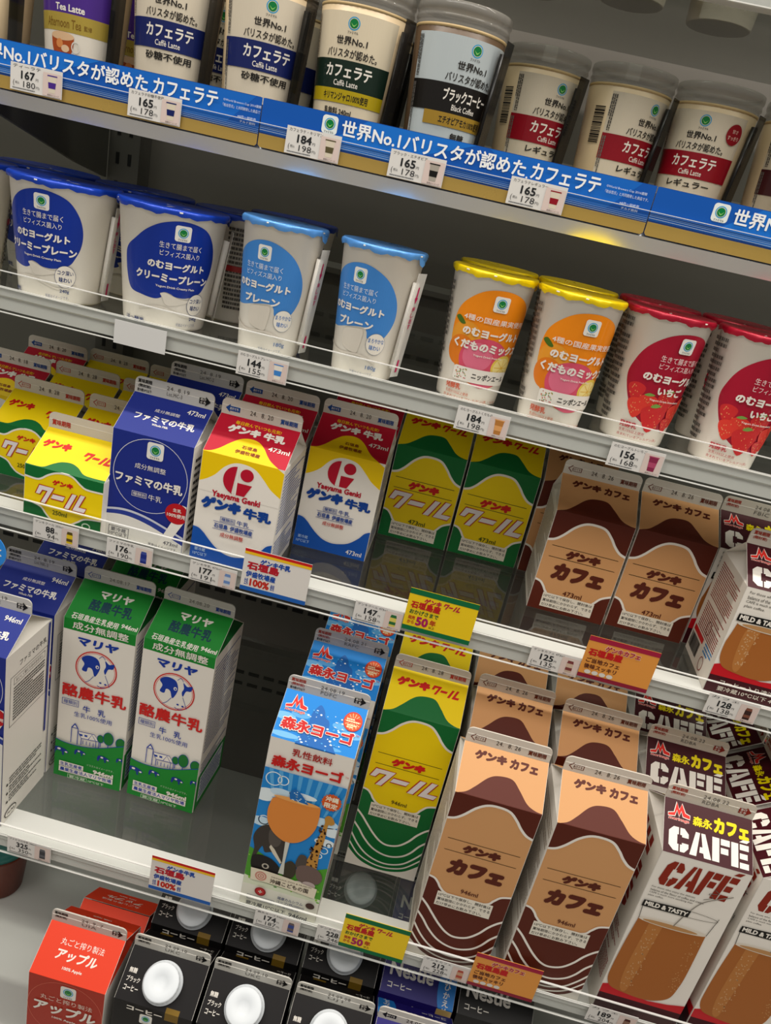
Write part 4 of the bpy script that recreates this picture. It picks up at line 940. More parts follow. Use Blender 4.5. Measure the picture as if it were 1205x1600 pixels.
f_caf = lambda H: fin('caf', lambda: fin_outline('24.  8. 26', '#6a2c1a'), GK, H)
f_milk = lambda H, d='24.  8. 20': fin('milk' + d, lambda: fin_outline(d, '#1f4c94', inkfill='#1f4c94'), GK, H)
f_fam = lambda H, l: fin('fam' + l, lambda: fin_stamp('24. 8.19', l), '#cbc9c3', H)
f_mar = lambda d: fin('mar' + d, lambda: fin_outline(d, '#2a4a9a', '#8a8680'), '#cfcac2', H4)
f_yogo = lambda d, l: fin('yogo' + d, lambda: fin_stamp(d, l, '#a83a28'), '#c6c3bd', H4)
f_CAFE = lambda H, l: fin('CAFE' + l, lambda: fin_stamp('24.08.22', l, '#a83a28', '#8a2416', third=False), '#cfc6b8', H)
f_blk = lambda d, l: fin('blk' + d + l, lambda: fin_stamp(d, l, third=False), '#c9c6bd', H4)
f_small = fin('small', lambda: small_fin(), GK, HS)
def small_fin():
    a = Art(); a.text('賞味期限', 3, 3.4, 20, 8.6, '#b83a2c', .03); a.frame(63.5, 3.4, 69, 8.6, .5, '#b83a2c'); return a

G3, G4, G5 = 'half-size and small cartons on the middle glass shelf', 'tall cartons on the lowest glass shelf', 'tall cartons on the base deck'
# lowest glass shelf, tall cartons
carton('fam4', -.3826, .5107, Z4, 'tall blue and white milk carton at the left edge, front one', G4, fin=f_fam(H4, 'Lot.NK-2'))
carton('fam4', -.3831, .5858, Z4, 'tall blue and white milk carton at the left edge, second in its line', G4, fin=f_fam(H4, 'Lot.NK-3'))
carton('fam4', -.3825, .6615, Z4, 'tall blue and white milk carton at the left edge, third in its line', G4, fin=f_fam(H4, 'Lot.NK-1'))
carton('mar4', -.3063, .589, Z4, 'tall green-topped milk carton with a cow badge, the left of two front ones', G4, fin=f_mar('24.08.17'), rot=.6)
carton('mar4', -.2278, .589, Z4, 'tall green-topped milk carton with a cow badge, the right of two front ones', G4, fin=f_mar('24.08.20'), rot=-2.4)
carton('mar4', -.3045, .6655, Z4, 'tall green-topped milk carton half hidden behind the left cow-badge carton', G4, fin=f_mar('24.08.17'))
carton('yogo4', -.0839, .5069, Z4, 'tall blue and white carton picturing an orange drink and zoo animals, front one', G4, 'yogurt_drink_carton', fin=f_yogo('24.08.19', 'PDFC'))
carton('yogo4', -.0805, .5885, Z4, 'second tall blue carton stamped 24.08.21, right behind the zoo picture carton', G4, 'yogurt_drink_carton', fin=f_yogo('24.08.21', 'RAFC'))
carton('yogo4', -.0785, .6655, Z4, 'third tall blue carton of the zoo picture line, just under the 147 yen ticket', G4, 'yogurt_drink_carton', fin=f_yogo('24.08.21', 'RAFB'))
carton('cool4', -.0027, .5814, Z4, 'tall yellow and green wavy carton, front one on the lowest glass shelf', G4, fin=f_cool(H4))
carton('cool4', -.0010, .6580, Z4, 'tall yellow and green carton hidden behind the front tall yellow one', G4, fin=f_cool(H4))
carton('caf4', .0683, .5023, Z4, 'tall tan and brown wavy coffee milk carton, left of the two front ones', G4, 'coffee_milk_carton', fin=f_caf(H4))
carton('caf4', .0754, .5856, Z4, 'tall tan coffee milk carton, second in the left of the two tan lines', G4, 'coffee_milk_carton', fin=f_caf(H4))
carton('caf4', .0760, .6625, Z4, 'tall tan coffee milk carton, third in the left of the two tan lines', G4, 'coffee_milk_carton', fin=f_caf(H4))
carton('caf4', .1491, .5002, Z4, 'tall tan and brown wavy coffee milk carton, right of the two front ones', G4, 'coffee_milk_carton', fin=f_caf(H4), rot=1.2)
carton('caf4', .1543, .5826, Z4, 'tall tan coffee milk carton, second in the right of the two tan lines', G4, 'coffee_milk_carton', fin=f_caf(H4))
carton('caf4', .1550, .6600, Z4, 'tall tan coffee milk carton, third in the right of the two tan lines', G4, 'coffee_milk_carton', fin=f_caf(H4))
carton('CAFE4', .2325, .5005, Z4, 'tall maroon-topped coffee carton with a glass of coffee on it, front left one', G4, 'coffee_carton', fin=f_CAFE(H4, 'RDBA'))
carton('CAFE4', .2310, .5785, Z4, 'tall maroon-topped coffee carton, second in its line behind the glass picture', G4, 'coffee_carton', fin=f_CAFE(H4, 'RDBA'))
carton('CAFE4', .2320, .6560, Z4, 'tall maroon-topped coffee carton, third in its line below the 128 yen ticket rail', G4, 'coffee_carton', fin=f_CAFE(H4, 'RDBA'))
carton('CAFE4', .3105, .5011, Z4, 'tall coffee carton turned sideways at the right edge, front one', G4, 'coffee_carton', fin=f_CAFE(H4, 'RDBA'), rot=-90)
carton('CAFE4', .3105, .5765, Z4, 'tall coffee carton turned sideways at the right edge, second in its line', G4, 'coffee_carton', fin=f_CAFE(H4, 'RDBB'), rot=-90)
carton('CAFE4', .3105, .6520, Z4, 'tall coffee carton turned sideways at the right edge, third in its line', G4, 'coffee_carton', fin=f_CAFE(H4, 'RDBC'), rot=-90)
carton('CAFE4', .3890, .6000, Z4, 'white side of a tall coffee carton peeking in at the right edge', G4, 'coffee_carton', fin=f_CAFE(H4, 'RDBA'))
# middle glass shelf
carton('coolS', -.3415, .5753, Z3, 'small 250 ml yellow and green carton at the front left', G3, fin=f_small)
carton('coolS', -.3434, .6490, Z3, 'small yellow carton right behind the front 250 ml carton', G3, fin=f_cool(HS))
carton('coolS', -.3455, .7230, Z3, 'small yellow carton third in line behind the front 250 ml carton', G3, fin=f_cool(HS))
carton('coolS', -.3490, .7960, Z3, 'small yellow carton fourth in line behind the front 250 ml carton', G3, fin=f_cool(HS))
carton('coolS', -.4185, .6480, Z3, 'small yellow carton beside the 250 ml carton, front of the left line', G3, fin=f_cool(HS))
carton('coolS', -.4203, .7244, Z3, 'small yellow carton second in the left line, under the blank ticket', G3, fin=f_cool(HS))
carton('coolS', -.4231, .8010, Z3, 'small yellow carton third and last visible in the left line', G3, fin=f_cool(HS))
carton('milkS', -.4925, .7175, Z3, 'small red-roofed milk carton stamped 24.8.18 at the left edge', G3, fin=f_milk(HS, '24.  8. 18'))
carton('milkS', -.4925, .7930, Z3, 'small red-roofed milk carton at the back of the far left line', G3, fin=f_milk(HS))
carton('fam3', -.2722, .5845, Z3, 'half-size blue milk carton with a white ring and red spot, front one', G3, fin=f_fam(H3, 'Lot.MC-3'))
carton('fam3', -.2715, .6585, Z3, 'half-size blue milk carton standing behind the front blue one', G3, fin=f_fam(H3, 'Lot.MC-2'))
carton('milk3', -.1958, .5856, Z3, 'half-size white milk carton with red roof and yellow wave, front left one', G3, fin=f_milk(H3))
carton('milk3', -.1981, .6570, Z3, 'half-size red-roofed milk carton behind the front left one', G3, fin=f_milk(H3))
carton('milk3', -.1245, .6621, Z3, 'half-size white milk carton with red roof, set back to the right', G3, fin=f_milk(H3), rot=.8)
carton('milk3', -.1255, .7360, Z3, 'half-size red-roofed milk carton behind the set-back right one', G3, fin=f_milk(H3))
carton('cool3', -.0532, .7345, Z3, 'half-size yellow and green wavy carton, left of the pair', G3, fin=f_cool(H3))
carton('cool3', .0196, .7358, Z3, 'half-size yellow and green wavy carton, right of the pair', G3, fin=f_cool(H3))
carton('caf3', .1012, .6593, Z3, 'half-size tan and brown coffee milk carton, left of the pair', G3, 'coffee_milk_carton', fin=f_caf(H3))
carton('caf3', .1745, .6635, Z3, 'half-size tan and brown coffee milk carton, right of the pair', G3, 'coffee_milk_carton', fin=f_caf(H3))
carton('caf3', .0930, .7350, Z3, 'half-size tan coffee milk carton behind the left one of the pair', G3, 'coffee_milk_carton', fin=f_caf(H3))
carton('CAFE3', .2495, .5915, Z3, 'half-size maroon-topped coffee carton at the right edge, front one', G3, 'coffee_carton', fin=f_CAFE(H3, 'FBIB'))
carton('CAFE3', .2470, .6680, Z3, 'half-size maroon-topped coffee carton at the right edge, behind the front one', G3, 'coffee_carton', fin=f_CAFE(H3, 'FBIC'))
# base deck
carton('apple', -.2420, .4440, Z5, 'bright red juice carton on the base deck, front one', G5, 'juice_carton', fin=f_blk('24. 9. 7', 'UIA'))
carton('appleS', -.2480, .5200, Z5, 'shorter red juice carton right behind the front red one, top folded flat', G5, 'juice_carton')
BX = (-.1640, -.0900, -.0150)
fronts = ('left one of the three front ones', 'middle one of the three front ones', 'right one of the three front ones')
for i, x in enumerate(BX):
    carton('black', x, .4440, Z5, 'black coffee carton with a white screw cap, ' + fronts[i], G5, 'coffee_carton', fin=f_blk(('24.09.10', '24.09.10', '24.09.08')[i], ('UKC', 'UKC', 'UJ1')[i]))
    carton('black', x - .001, .5210, Z5, 'black coffee carton with a white screw cap, in the second row behind the ' + fronts[i].split(' of')[0], G5, 'coffee_carton', fin=f_blk('24.09.10', 'UKC'))
    if i == 2: carton('black', x, .5980, Z5, 'black coffee carton of the third row, seen through the glass shelf', G5, 'coffee_carton', fin=f_blk('24.09.10', 'UKC'))
carton('nes', .0590, .4440, Z5, 'dark blue coffee carton on the base deck, front one', G5, 'coffee_carton', fin=fin('nes', lambda: fin_outline('24.08.21', '#2a2622', inkfill='#141414'), '#cfcac0', H4))
carton('nes', .0590, .5210, Z5, 'dark blue coffee carton standing behind the front blue one', G5, 'coffee_carton', fin=fin('nes', None, '#cfcac0', H4))
carton('nes', .0590, .5980, Z5, 'dark blue coffee carton of the third row, seen through the glass shelf', G5, 'coffee_carton', fin=fin('nes', None, '#cfcac0', H4))
carton('nesk', .1330, .5210, Z5, 'plain black carton without a cap, right of the blue coffee cartons', G5, 'coffee_carton', fin=fin('nesk', lambda: Art(), '#1a1818', H4))
carton('nesk', .2060, .4440, Z5, 'black coffee carton with white lettering under the right brown sign', G5, 'coffee_carton', fin=fin('nesk', None, '#1a1818', H4))
carton('pink', .2790, .4440, Z5, 'dull pink carton below the 189 yen ticket', G5, 'juice_carton', fin=fin('pink', lambda: Art(), '#c8a0a8', H4))

# ------------------------------------------------------------------ cups
def cup(key, X, Y, z, turn, label, group, name, cat, straw=None, tab=False):
    d = CUPS[key]()
    t = thing(name, label, cat, (X, Y, Z0 + z + .0002), math.radians(turn), group)
    put_parts(t, d['parts'])
    if straw is not None:
        s = link('straw', d['straw'][0], t, (0, 0, 0), math.radians(straw)); link('straw_wrapper', d['straw'][1], s)
    if tab:
        link('film_tab', cart('tab', tab_mesh), t, (0, 0, 0), math.radians(-turn))
    return t
def tab_mesh():
    m = MB(); m.slab([(-.006, 0), (.006, 0), (.0055, .012), (-.0055, .012)], lambda u, v, t: (u, .02 + t + .001 * math.sin(v * 500), .1175 + v), 0, .0006, SLEEVE); return m.mesh('film_tab')
LB = '#d8cdb8'
CUPS = {
    'blue': C('k_blue', lambda: coffee_cup('blue', coffee_art(LB, '#16225e', '砂糖不使用'))),
    'green': C('k_green', lambda: coffee_cup('green', coffee_art('#dccfb4', '#12261c', 'キリマンジャロ100%使用', subband='#b09a10', subcol='#1c1a10', foot='乳飲料 240ml'))),
    'blackc': C('k_blackc', lambda: coffee_cup('blackc', coffee_art('#b9c2c4', '#171412', 'エチオピアモカ100%使用', 'ブラックコーヒー', 'Black Coffee', '#a07f2c', x0=-46, foot='無糖'), '#5a4632')),
    'red': C('k_red', lambda: coffee_cup('red', coffee_art(LB, '#8f1020', 'レギュラー', badge=True, barcode=True))),
    'brown': C('k_brown', lambda: coffee_cup('brown', coffee_art('#c9bda6', '#43181a', None))),
    'tea': C('k_tea', lambda: coffee_cup('tea', tea_art())),
    'bigplain': C('k_big', lambda: yogurt_cup('big', .0925, .0325, .0425, big_plain_art(), '#1440b4', .038, seed=2)),
    'smallplain': C('k_small', lambda: yogurt_cup('small', .1005, .0245, .0322, small_plain_art(), '#5a9ae0', .030, seed=5)),
    'fruit': C('k_fruit', lambda: yogurt_cup('fruit', .1, .0245, .0322, fruit_art(), '#f0d000', .030, seed=3)),
    'berry': C('k_berry', lambda: yogurt_cup('berry', .1005, .0245, .0325, berry_art(), '#a8102c', .030, seed=7)),
}
GC, GY = 'iced coffee cups on the banner shelf', 'drinking yogurt cups'
IC, YC = 'iced_coffee_cup', 'yogurt_drink_cup'
FY, RY = .660, .745
cup('red', -.4350, FY, Z1, -30, 'iced coffee cup with a red band, cut off at the top left corner', GC, IC, 'cup', 92)
cup('tea', -.3555, FY, Z1, 0, 'milk tea cup with purple top and gold band, at the top left', GC, 'milk_tea_cup', 'cup', 62)
cup('blue', -.2830, FY, Z1, 12, 'iced coffee cup with a navy band, left of the two navy ones in front', GC, IC, 'cup', 52)
cup('blue', -.2125, FY, Z1, 20, 'iced coffee cup with a navy band, right of the two navy ones in front', GC, IC, 'cup', 44)
cup('green', -.1395, FY, Z1, -2.5, 'iced coffee cup with dark green and yellow bands', GC, IC, 'cup', 66)
cup('blackc', -.0685, FY, Z1, 30, 'black coffee cup with a pale grey label and clear lid', GC, IC, 'cup', 38)
cup('red', -.0029, RY, Z1, 30, 'iced coffee cup with a red band, leftmost of the three red ones', GC, IC, 'cup', 22, True)
cup('red', .0681, RY, Z1, 39, 'iced coffee cup with a red band and bar code, middle of the three red ones', GC, IC, 'cup', 22, True)
cup('red', .1384, RY, Z1, -19, 'iced coffee cup with a red band and round red spot, rightmost of the three', GC, IC, 'cup', 72)
cup('brown', .2120, RY, Z1, 8, 'iced coffee cup with a dark brown band at the right edge', GC, IC, 'cup', 80)
cup('red', .2180, FY + .01, Z1, 120, 'iced coffee cup showing its bar code side, cut off by the right edge', GC, IC, 'cup')
cup('tea', -.3630, RY, Z1, 40, 'milk tea cup in shadow behind the purple-topped one', GC, 'milk_tea_cup', 'cup')
cup('blue', -.2910, RY, Z1, 40, 'iced coffee cup in shadow behind the left navy-banded one', GC, IC, 'cup')
cup('blue', -.2195, RY, Z1, 10, 'iced coffee cup in shadow behind the right navy-banded one', GC, IC, 'cup', 60)
cup('green', -.1480, RY, Z1, 10, 'iced coffee cup in shadow behind the green and yellow one', GC, IC, 'cup', 60)
cup('blackc', -.0765, RY, Z1, 10, 'black coffee cup in shadow behind the grey-labelled one', GC, IC, 'cup')
for x, y, s in ((.0490, .715, 'left'), (.1240, .735, 'right'), (-.0330, .740, 'leftmost, half cut off')):
    cup('red', x - (0.0), y + .04, ZT, 20, 'cup on the topmost shelf seen from below through the glass, ' + s + ' one', 'cups on the topmost shelf', IC, 'cup')
YF = .645
cup('bigplain', -.4500, YF, Z2, 10, 'wide yogurt cup with dark blue lid, cut off by the left edge', GY, YC, 'cup')
cup('bigplain', -.3565, YF, Z2, 3, 'wide yogurt cup with dark blue blob and a round badge, left of the two', GY, YC, 'cup', 85)
cup('bigplain', -.2640, YF, Z2, 33, 'wide yogurt cup with dark blue blob, right of the two in front', GY, YC, 'cup', 85)
cup('bigplain', -.4250, YF + .094, Z2, 10, 'wide yogurt cup with dark blue lid behind the left two', GY, YC, 'cup')
cup('bigplain', -.3310, YF + .094, Z2, 10, 'wide yogurt cup with dark blue lid in the gap behind the front two', GY, YC, 'cup', 85)
cup('bigplain', -.2350, YF + .091, Z2, -92, 'wide yogurt cup turned to show its printed facts and red bar', GY, YC, 'cup')
cup('bigplain', -.2120, YF + .182, Z2, 20, 'wide yogurt cup far back, partly behind the first pale blue cup', GY, YC, 'cup')
cup('smallplain', -.1690, .635, Z2, -10, 'narrow yogurt cup with pale blue lid and blob, left of the two', GY, YC, 'cup', 85)
cup('smallplain', -.0891, .635, Z2, -20, 'narrow yogurt cup with pale blue lid and blob, right of the two', GY, YC, 'cup', 85)
cup('fruit', -.0010, .642, Z2, 19, 'yogurt cup with yellow lid and orange fruit blob, left of the two in front', GY, YC, 'cup', 128)
cup('fruit', .0668, .630, Z2, 19, 'yogurt cup with yellow lid and orange fruit blob, right of the two in front', GY, YC, 'cup', 128)
cup('fruit', .0005, .711, Z2, 19, 'yogurt cup with yellow lid behind the left orange one', GY, YC, 'cup')
cup('fruit', .0690, .706, Z2, 19, 'yogurt cup with yellow lid behind the right orange one', GY, YC, 'cup')
cup('berry', .1356, .641, Z2, 25, 'yogurt cup with red lid and strawberries, left of the two in front', GY, YC, 'cup', 128)
cup('berry', .2075, .638, Z2, 20, 'yogurt cup with red lid and strawberries at the right edge', GY, YC, 'cup', 128)
cup('berry', .1400, .713, Z2, 25, 'yogurt cup with red lid behind the left strawberry one', GY, YC, 'cup')
cup('berry', .2110, .711, Z2, 25, 'yogurt cup with red lid behind the strawberry cup at the right edge', GY, YC, 'cup')

# brown ribbed cup at the lower left on the deck
t = thing('ribbed_cup', 'brown ribbed cup with a teal lid on the deck at the left edge', 'cup', (-.4010, .655, Z0 + Z5 + .0002))
b = MB(); b.lathe([(.024, 0), (.026, .002), (.033, .060), (.034, .064), (.032, .064)], mat('#6a2c18', .4), 40); 
for k in range(10):
    a0 = k * .628
    b.slab([(-.010, .030), (.010, .038), (.010, .042), (-.010, .034)], lambda u, v, tt, a0=a0: ((.026 + .007 * v / .06 + tt) * math.sin(a0 + u / .03), -(.026 + .007 * v / .06 + tt) * math.cos(a0 + u / .03), v + .012), .0002, .0008, mat('#2a100a', .5))
link('cup_body', b.mesh('cup_body'), t)
b = MB(); b.lathe([(.0335, .0645), (.0325, .070), (.030, .0735), (.0005, .0745)], mat('#2f7a74', .4), 40); link('lid', b.mesh('lid'), t)

# ------------------------------------------------------------------ tickets, signs, banner
def card(name, label, cat, group, x, y, z, w, h, art, paper='#dedbd6', parts=(), th=.0004):
    """flat printed card; x, z: top left corner, front face at y"""
    m = MB(); m.box(0, w, 0, th, -h, 0, mat(paper, .4))
    apply_art(m, art, lambda u, v, k: (u * MM, -k, v * MM - h), (0, 0, w * 1000, h * 1000), base=.04e-3)
    o = link(name, m.mesh(name), None, (x, y, Z0 + z))
    return tag(o, label, cat, group)
TW, TH = .0410, .0185
def ticket(x, z, y, price, tax, pname, icon, label, zt=None):
    a = Art(); w, h = 41, 18.5; k = '#26282a'
    a.text(pname, 2, 15.2, 24 if len(pname) < 10 else 27, 17.4, k, .0)
    a.text(price, 8.5 if len(price) > 2 else 11.5, 8.2, 19.5, 13.8, k, .03); a.text('円', 20.2, 8.4, 22.2, 10.2, k, .0, up=0)
    a.text(tax, 10.5 if len(tax) > 2 else 13, 2.9, 20, 7, k, .0); a.text('税込', 4, 4.4, 7.4, 6.2, k, .0, up=0); a.text('(', 2.4, 2.6, 3.4, 7, k, .0, up=0); a.text('円)', 20.6, 3, 23.4, 5, k, .0, up=0)
    a.micro(2, .8, 20, 2.2, 1, '#6a6c6e', 3, big=1.4)
    a.rect(26, .6, 40.4, 16.2, '#d9c6be' if icon[0] != 'cup2' else '#c9c2bc', 0)
    kind, c1, c2 = icon
    if kind.startswith('cup'):
        a.poly([(29.8, 14), (36.8, 14), (35.8, 3), (30.8, 3)][::-1], c1); a.poly([(30.2, 10), (36.4, 10), (36, 6), (30.6, 6)][::-1], c2); a.rect(29.4, 14, 37.2, 14.8, c2, 0)
    else:
        a.rect(30.6, 3, 36, 11.4, c1); a.poly([(30.6, 11.4), (36, 11.4), (35.4, 14), (31.2, 14)], c2); a.rect(31, 14, 35.6, 15, '#d6cfc3', 0); a.rect(30.6, 5, 36, 7.6, c2)
    a.text('画像はイメージ', 30, 1, 39, 2.2, '#4a4846', .0)
    card('price_ticket', label, 'price ticket', 'white price tickets on the shelf rails', x, y, z, TW, TH, a)
cw, bl = '#d8cdb8', '#16225e'
Y1, Y2, Y3, Y4 = F1 - .0042, F2 - .0014, F3 - .0014, F4 - .0014
ticket(-.3890, .0262, Y1, '167', '180', 'ティーラテ', ('cup', cw, '#4a2a86'), 'price ticket reading 167, below the purple-topped milk tea cup')
ticket(-.2960, .0262, Y1, '165', '178', 'カフェラテ砂糖不使用', ('cup', cw, bl), 'price ticket reading 165, below the left navy-banded coffee cup')
ticket(-.1742, .0255, Y1, '184', '198', 'カフェラテ・キリマン', ('cup', cw, '#5a5236'), 'price ticket reading 184 on the blue and gold banner')
ticket(-.0962, .0255, Y1, '165', '178', 'ブラック・エチオピア', ('cup', '#a8a094', '#171412'), 'price ticket reading 165, below the grey-labelled black coffee cup')
ticket(-.0075, .0255, Y1, '165', '178', 'カフェラテレギュラー', ('cup', cw, '#8f1020'), 'price ticket reading 165, below the leftmost red-banded coffee cup')
card('blank_ticket', 'blank pale ticket on the yogurt shelf rail, below the right wide yogurt cup', 'price ticket', None, -.2818, Y2, Z2 + .0045, .043, .0185, Art(), '#d8d8d6')
ticket(-.1800, Z2 + .0040, Y2, '144', '155', 'のむヨーグルトプレーン', ('cup', '#e6e0d4', '#3f83cc'), 'price ticket reading 144, below the narrow pale blue yogurt cup')
ticket(-.0038, Z2 + .0036, Y2, '184', '198', 'のむヨーグルトくだもの', ('cup', '#b87a3a', '#e0a060'), 'price ticket reading 184, below the left orange fruit yogurt cup')
ticket(.1152, Z2 + .0046, Y2, '156', '168', 'のむヨーグルトいちご', ('cup', '#8a2a4a', '#b04a6a'), 'price ticket reading 156, below the left strawberry yogurt cup')
ticket(-.3293, Z3 + .0062, Y3, '88', '94', 'ゲンキクール 250ml', ('box', '#e0c020', '#5a4a1a'), 'price ticket reading 88, below the front 250 ml carton')
ticket(-.2630, Z3 + .0062, Y3, '176', '190', 'ファミマの牛乳', ('box', '#1c2c84', '#3a4a9a'), 'price ticket reading 176, below the front half-size blue carton')
ticket(-.1890, Z3 + .0062, Y3, '177', '191', 'ゲンキ牛乳 473ml', ('box', '#c8ccd4', '#6a8ac0'), 'price ticket reading 177, left of the white and red sign on the middle shelf')
ticket(-.0460, Z3 + .0090, Y3, '147', '158', 'ゲンキクール 473ml', ('box', '#d8c860', '#2a6a3a'), 'price ticket reading 147, left of the yellow sign on the middle shelf')
ticket(.1022, Z3 + .0100, Y3, '125', '135', 'ゲンキカフェ 473ml', ('box', '#c8b09a', '#7a3a3a'), 'price ticket reading 125, left of the brown sign on the middle shelf')
ticket(.2478, Z3 + .0100, Y3, '128', '138', 'カフェ', ('box', '#3a2420', '#7a4a3a'), 'price ticket reading 128, below the front half-size maroon coffee carton')
ticket(-.2966, Z4 + .0100, Y4, '325', '350', 'ファミマの牛乳 946ml', ('box', '#3a3a40', '#5a5a60'), 'price ticket reading 325 at the left edge of the lowest rail')
ticket(-.0662, Z4 + .0095, Y4, '174', '187', '森永ヨーゴ 946ml', ('box', '#3a4a8a', '#6a5a5a'), 'price ticket reading 174, below the zoo picture carton')
ticket(-.0330 + .0225, Z4 + .0125, Y4, '228', '246', 'ゲンキクール', ('box', '#d8c860', '#2a6a3a'), 'price ticket reading 228, partly covered by the yellow sign')
ticket(.0842, Z4 + .0120, Y4, '212', '228', 'ゲンキカフェ', ('box', '#c89a7a', '#b04a3a'), 'price ticket reading 212, left of the lower brown sign')
ticket(.2290, Z4 + .0120, Y4, '189', '204', 'カフェ', ('box', '#8a6a5a', '#4a2420'), 'price ticket reading 189, below the maroon-topped coffee carton')
SW, SH = .057, .0385
def sign_art(kind):
    a = Art(); w, h = 57, 38.5
    if kind == 'milk':
        a.rect(0, h - 2.6, w, h, '#c81c1c'); a.rect(0, h - 5, w, h - 2.6, '#f0c020', 0); a.rect(0, 0, w, 3.8, '#1c5cae', 0)
        a.text('ゲンキ牛乳', 14, h - 12, 40, h - 6.6, '#1a4aa4', .06, .1); a.text('石垣島', 3.4, 20, 31, 27.6, '#b81c2c', .06, up=0); a.text('伊盛牧場産', 3.4, 13, 29, 18.6, '#1a4aa4', .04, up=0)
        a.text('生乳', 3, 5.4, 6.4, 11.4, '#1a4aa4', .02, up=0); a.text('100%', 7.6, 5, 24.6, 12, '#c02a1c', .05, up=0); a.text('使用', 25.6, 5.4, 29, 11, '#1a4aa4', .02, up=0)
    elif kind == 'cool':
        a.rect(0, h - 5, w, h, '#0a6a3c'); a.rect(0, 0, w, 4.2, '#0a6a3c', 0)
        a.text('ゲンキ', 13, h - 11.5, 27.4, h - 6.4, '#b81c3c', .06, .1); kool(a, 29, h - 11.6, 43, h - 6.8, '#b81c3c')
        a.text('石垣島産', 3, 21, 27.6, 27.6, '#c01c20', .05, up=0); a.text('おかげさまで', 3.2, 15.6, 27.4, 19.8, '#1a5a30', .03, up=0); a.text('発売', 3.2, 10.4, 9, 13.8, '#b83a1c', .03, up=0); a.text('から', 3.2, 6.4, 9, 9.6, '#b83a1c', .03, up=0)
        a.text('50', 10, 5.8, 20.4, 14.2, '#a81c5a', .05, up=0); a.text('年', 21.4, 8.6, 26.6, 14, '#b83a1c', .04, up=0); a.text('以上', 21.6, 5.8, 26.4, 8, '#6a4a1c', .02, up=0)
    else:
        a.rect(0, h - 4.4, w, h, '#a01c3c'); a.rect(0, 0, w, 3.6, '#8a1c34', 0)
        a.text('ゲンキカフェ', 14.6, h - 11, 43, h - 5.8, '#b02a3c', .06, .05, ol=('#e8d8c8', .35, .03)); a.text('石垣島産', 2.6, 21, 30, 27.8, '#c01c1c', .06)
        a.text('ご当地カフェ', 2.8, 14.6, 30, 19, '#5a2a1c', .03, up=0); a.text('後味スッキリ', 2.8, 9, 29, 13.4, '#5a2a1c', .03, up=0)
        for i in range(4): a.ell(7 + i * 6, 6, 2.6, 1.9, '#d8d4cc', 0, 16)
    return a
GS = 'small promotion cards on the shelf rails'
def promo(kind, x, z, y, label): card('promotion_card', label, 'sign', GS, x, y, z, SW, SH, sign_art(kind), {'milk': '#e2ddd6', 'cool': '#f0cc10', 'cafe': '#e0953f'}[kind])
promo('milk', -.1440, Z3 + .0305, F3 - .0024, 'white card with red, yellow and blue stripes on the middle shelf rail')
promo('cool', -.0045, Z3 + .0338, F3 - .0024, 'yellow and green card reading 50 on the middle shelf rail')
promo('cafe', .1432, Z3 + .0332, F3 - .0024, 'orange-brown card on the middle shelf rail')
promo('milk', -.1634, Z4 + .0370, F4 - .0024, 'white card with red, yellow and blue stripes on the lowest rail')
promo('cool', .0105, Z4 + .0350, F4 - .0024, 'yellow and green card reading 50 on the lowest rail')
promo('cafe', .1252, Z4 + .0340, F4 - .0024, 'orange-brown card on the lowest rail')
# round hanging sign at the left edge
a = Art(); a.ell(17, 17, 16.4, 16.4, '#2f8fe6'); a.text('く', 25, 14, 30, 21, WHT, .04)
m = MB(); m.slab(ell_pts(0, 0, .017, .017, 48), lambda u, v, t: (u, t, v), 0, .0005, mat('#3f9af0', .3))
apply_art(m, a, lambda u, v, k: ((u - 17) * MM, -k, (v - 17) * MM), (0, 0, 34, 34))
o = thing('round_hanging_sign', 'round light blue sign hanging from the middle shelf rail at the left edge', 'sign', (-.3645, F3 - .010, Z0 - .3533))
link('disc', m.mesh('disc'), o)
m = MB(); m.tube([(0, .0002, .0165), (0.002, .004, .026), (0.002, .0072, .0345)], .0009, frosted_mat('hanger_strip', '#a8c8e0', .7)); link('hanger', m.mesh('hanger'), o)
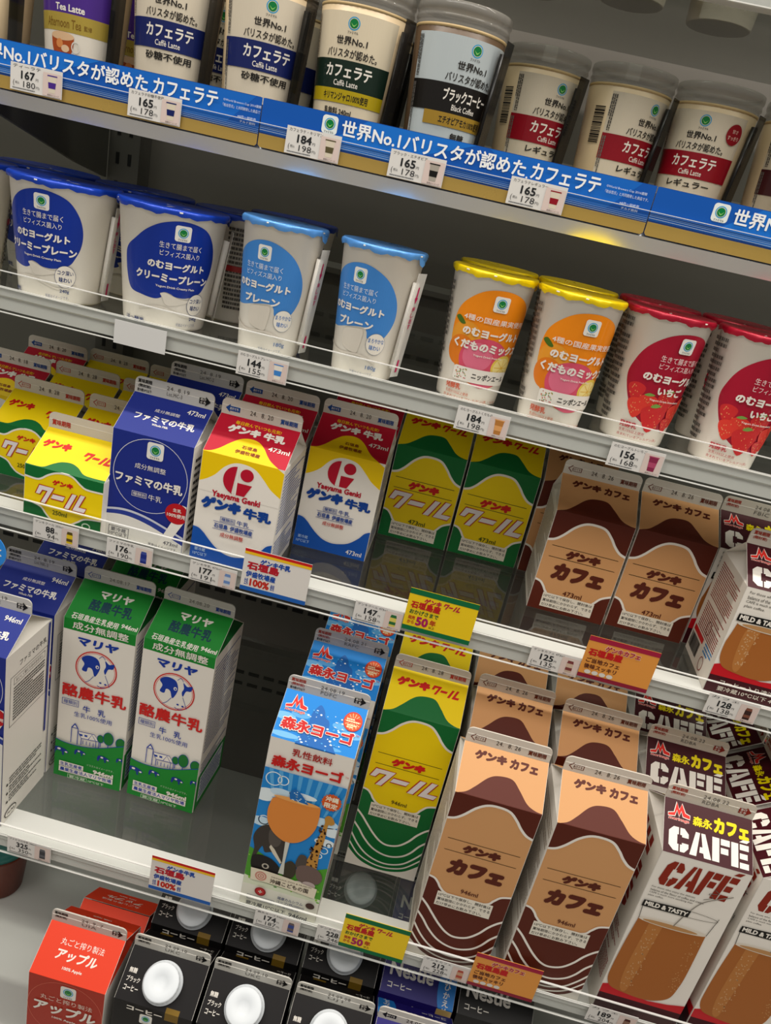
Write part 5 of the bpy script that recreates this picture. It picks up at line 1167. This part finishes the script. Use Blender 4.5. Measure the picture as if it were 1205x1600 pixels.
# banner of three printed strips
GOLD = mat('#d8b25c', .3, .35, key='gold_print', grain=.08)
def banner(x0, x1, label, dx):
    w, h = (x1 - x0) * 1000, 33.0
    a = Art(); a.rrect(0, 0, w, h, 1.6, '#173f86')
    a.poly([(0, 10.5), (w, 9.4), (w, h - .2), (0, h - .2)], '#1656b0')
    a.poly([(dx + 40, 12), (dx + 90, 10), (dx + 150, h - .4), (dx + 70, h - .4)], '#1c6fcc'); a.poly([(dx + 190, 12), (dx + 250, 12), (dx + 270, h - .4), (dx + 160, h - .4)], '#1a66c2', 0)
    for i, (y0, y1, c) in enumerate(((12.6, 12.9, '#6d93cc'), (11.4, 11.9, '#8aa8d4'), (10.2, 10.5, '#a8bcd8'), (13.9, 14.05, '#4a7cc4'))): a.line([(0, y1 + 1.4), (w, y0 - 1.2)], .4, c, 1 if i == 0 else 0)
    a.poly([(0.1, 1.6), (1.6, 0.1), (w - 1.6, .1), (w - .1, 1.6), (w - .1, 8.2), (0.1, 9.4)], 'gold')
    a.rrect(dx + 37, 19, dx + 48.6, 31.2, 2.4, '#e6ece8'); a.logo(dx + 42.8, 25.6, 4, False)
    a.text('世界No.1バリスタが認めた', dx + 52, 19.2, dx + 188, 30.4, '#f2f4f4', .025); a.text('.', dx + 189, 19, dx + 190.4, 20.4, '#f2f4f4', .04, up=0); a.text('カフェラテ', dx + 192, 19.6, dx + 242, 30.4, '#f2f4f4', .025, up=0)
    a.text('©World Brewers Cup 2016優勝', dx + 246, 25, dx + 275, 27.2, '#d4e0f0', .0); a.text('「粕谷哲氏」と共同開発した商品です。', dx + 246, 21.6, dx + 277, 23.8, '#d4e0f0', .0, up=0)
    a.text('※8月一部終売', dx + 258, 16.4, dx + 272, 18.2, '#d4e0f0', .0, up=0); a.text('チルド飲料', dx + 260, 13.4, dx + 272, 15.2, '#d4e0f0', .0, up=0)
    m = MB(); m.box(.0012, x1 - x0 - .0012, 0, .0006, .0012, h * MM - .0012, mat('#173f86', .3))
    apply_art(m, a, lambda u, v, k: (u * MM, -k, v * MM), (0, 0, w, h), rough=.25)
    o = link('shelf_banner', m.mesh('shelf_banner'), None, (x0, F1 - .0012, Z0 + .0066))
    tag(o, label, 'banner', 'blue and gold banner strips')
banner(-.4900, -.1962, 'blue and gold banner strip at the left, below the navy-banded cups', 19)
banner(-.1955, .0932, 'blue and gold banner strip in the middle, with the whole slogan', 8.5)
banner(.0939, .3826, 'blue and gold banner strip starting at the right, under the red-banded cups', 4)

bpy.context.view_layer.update()
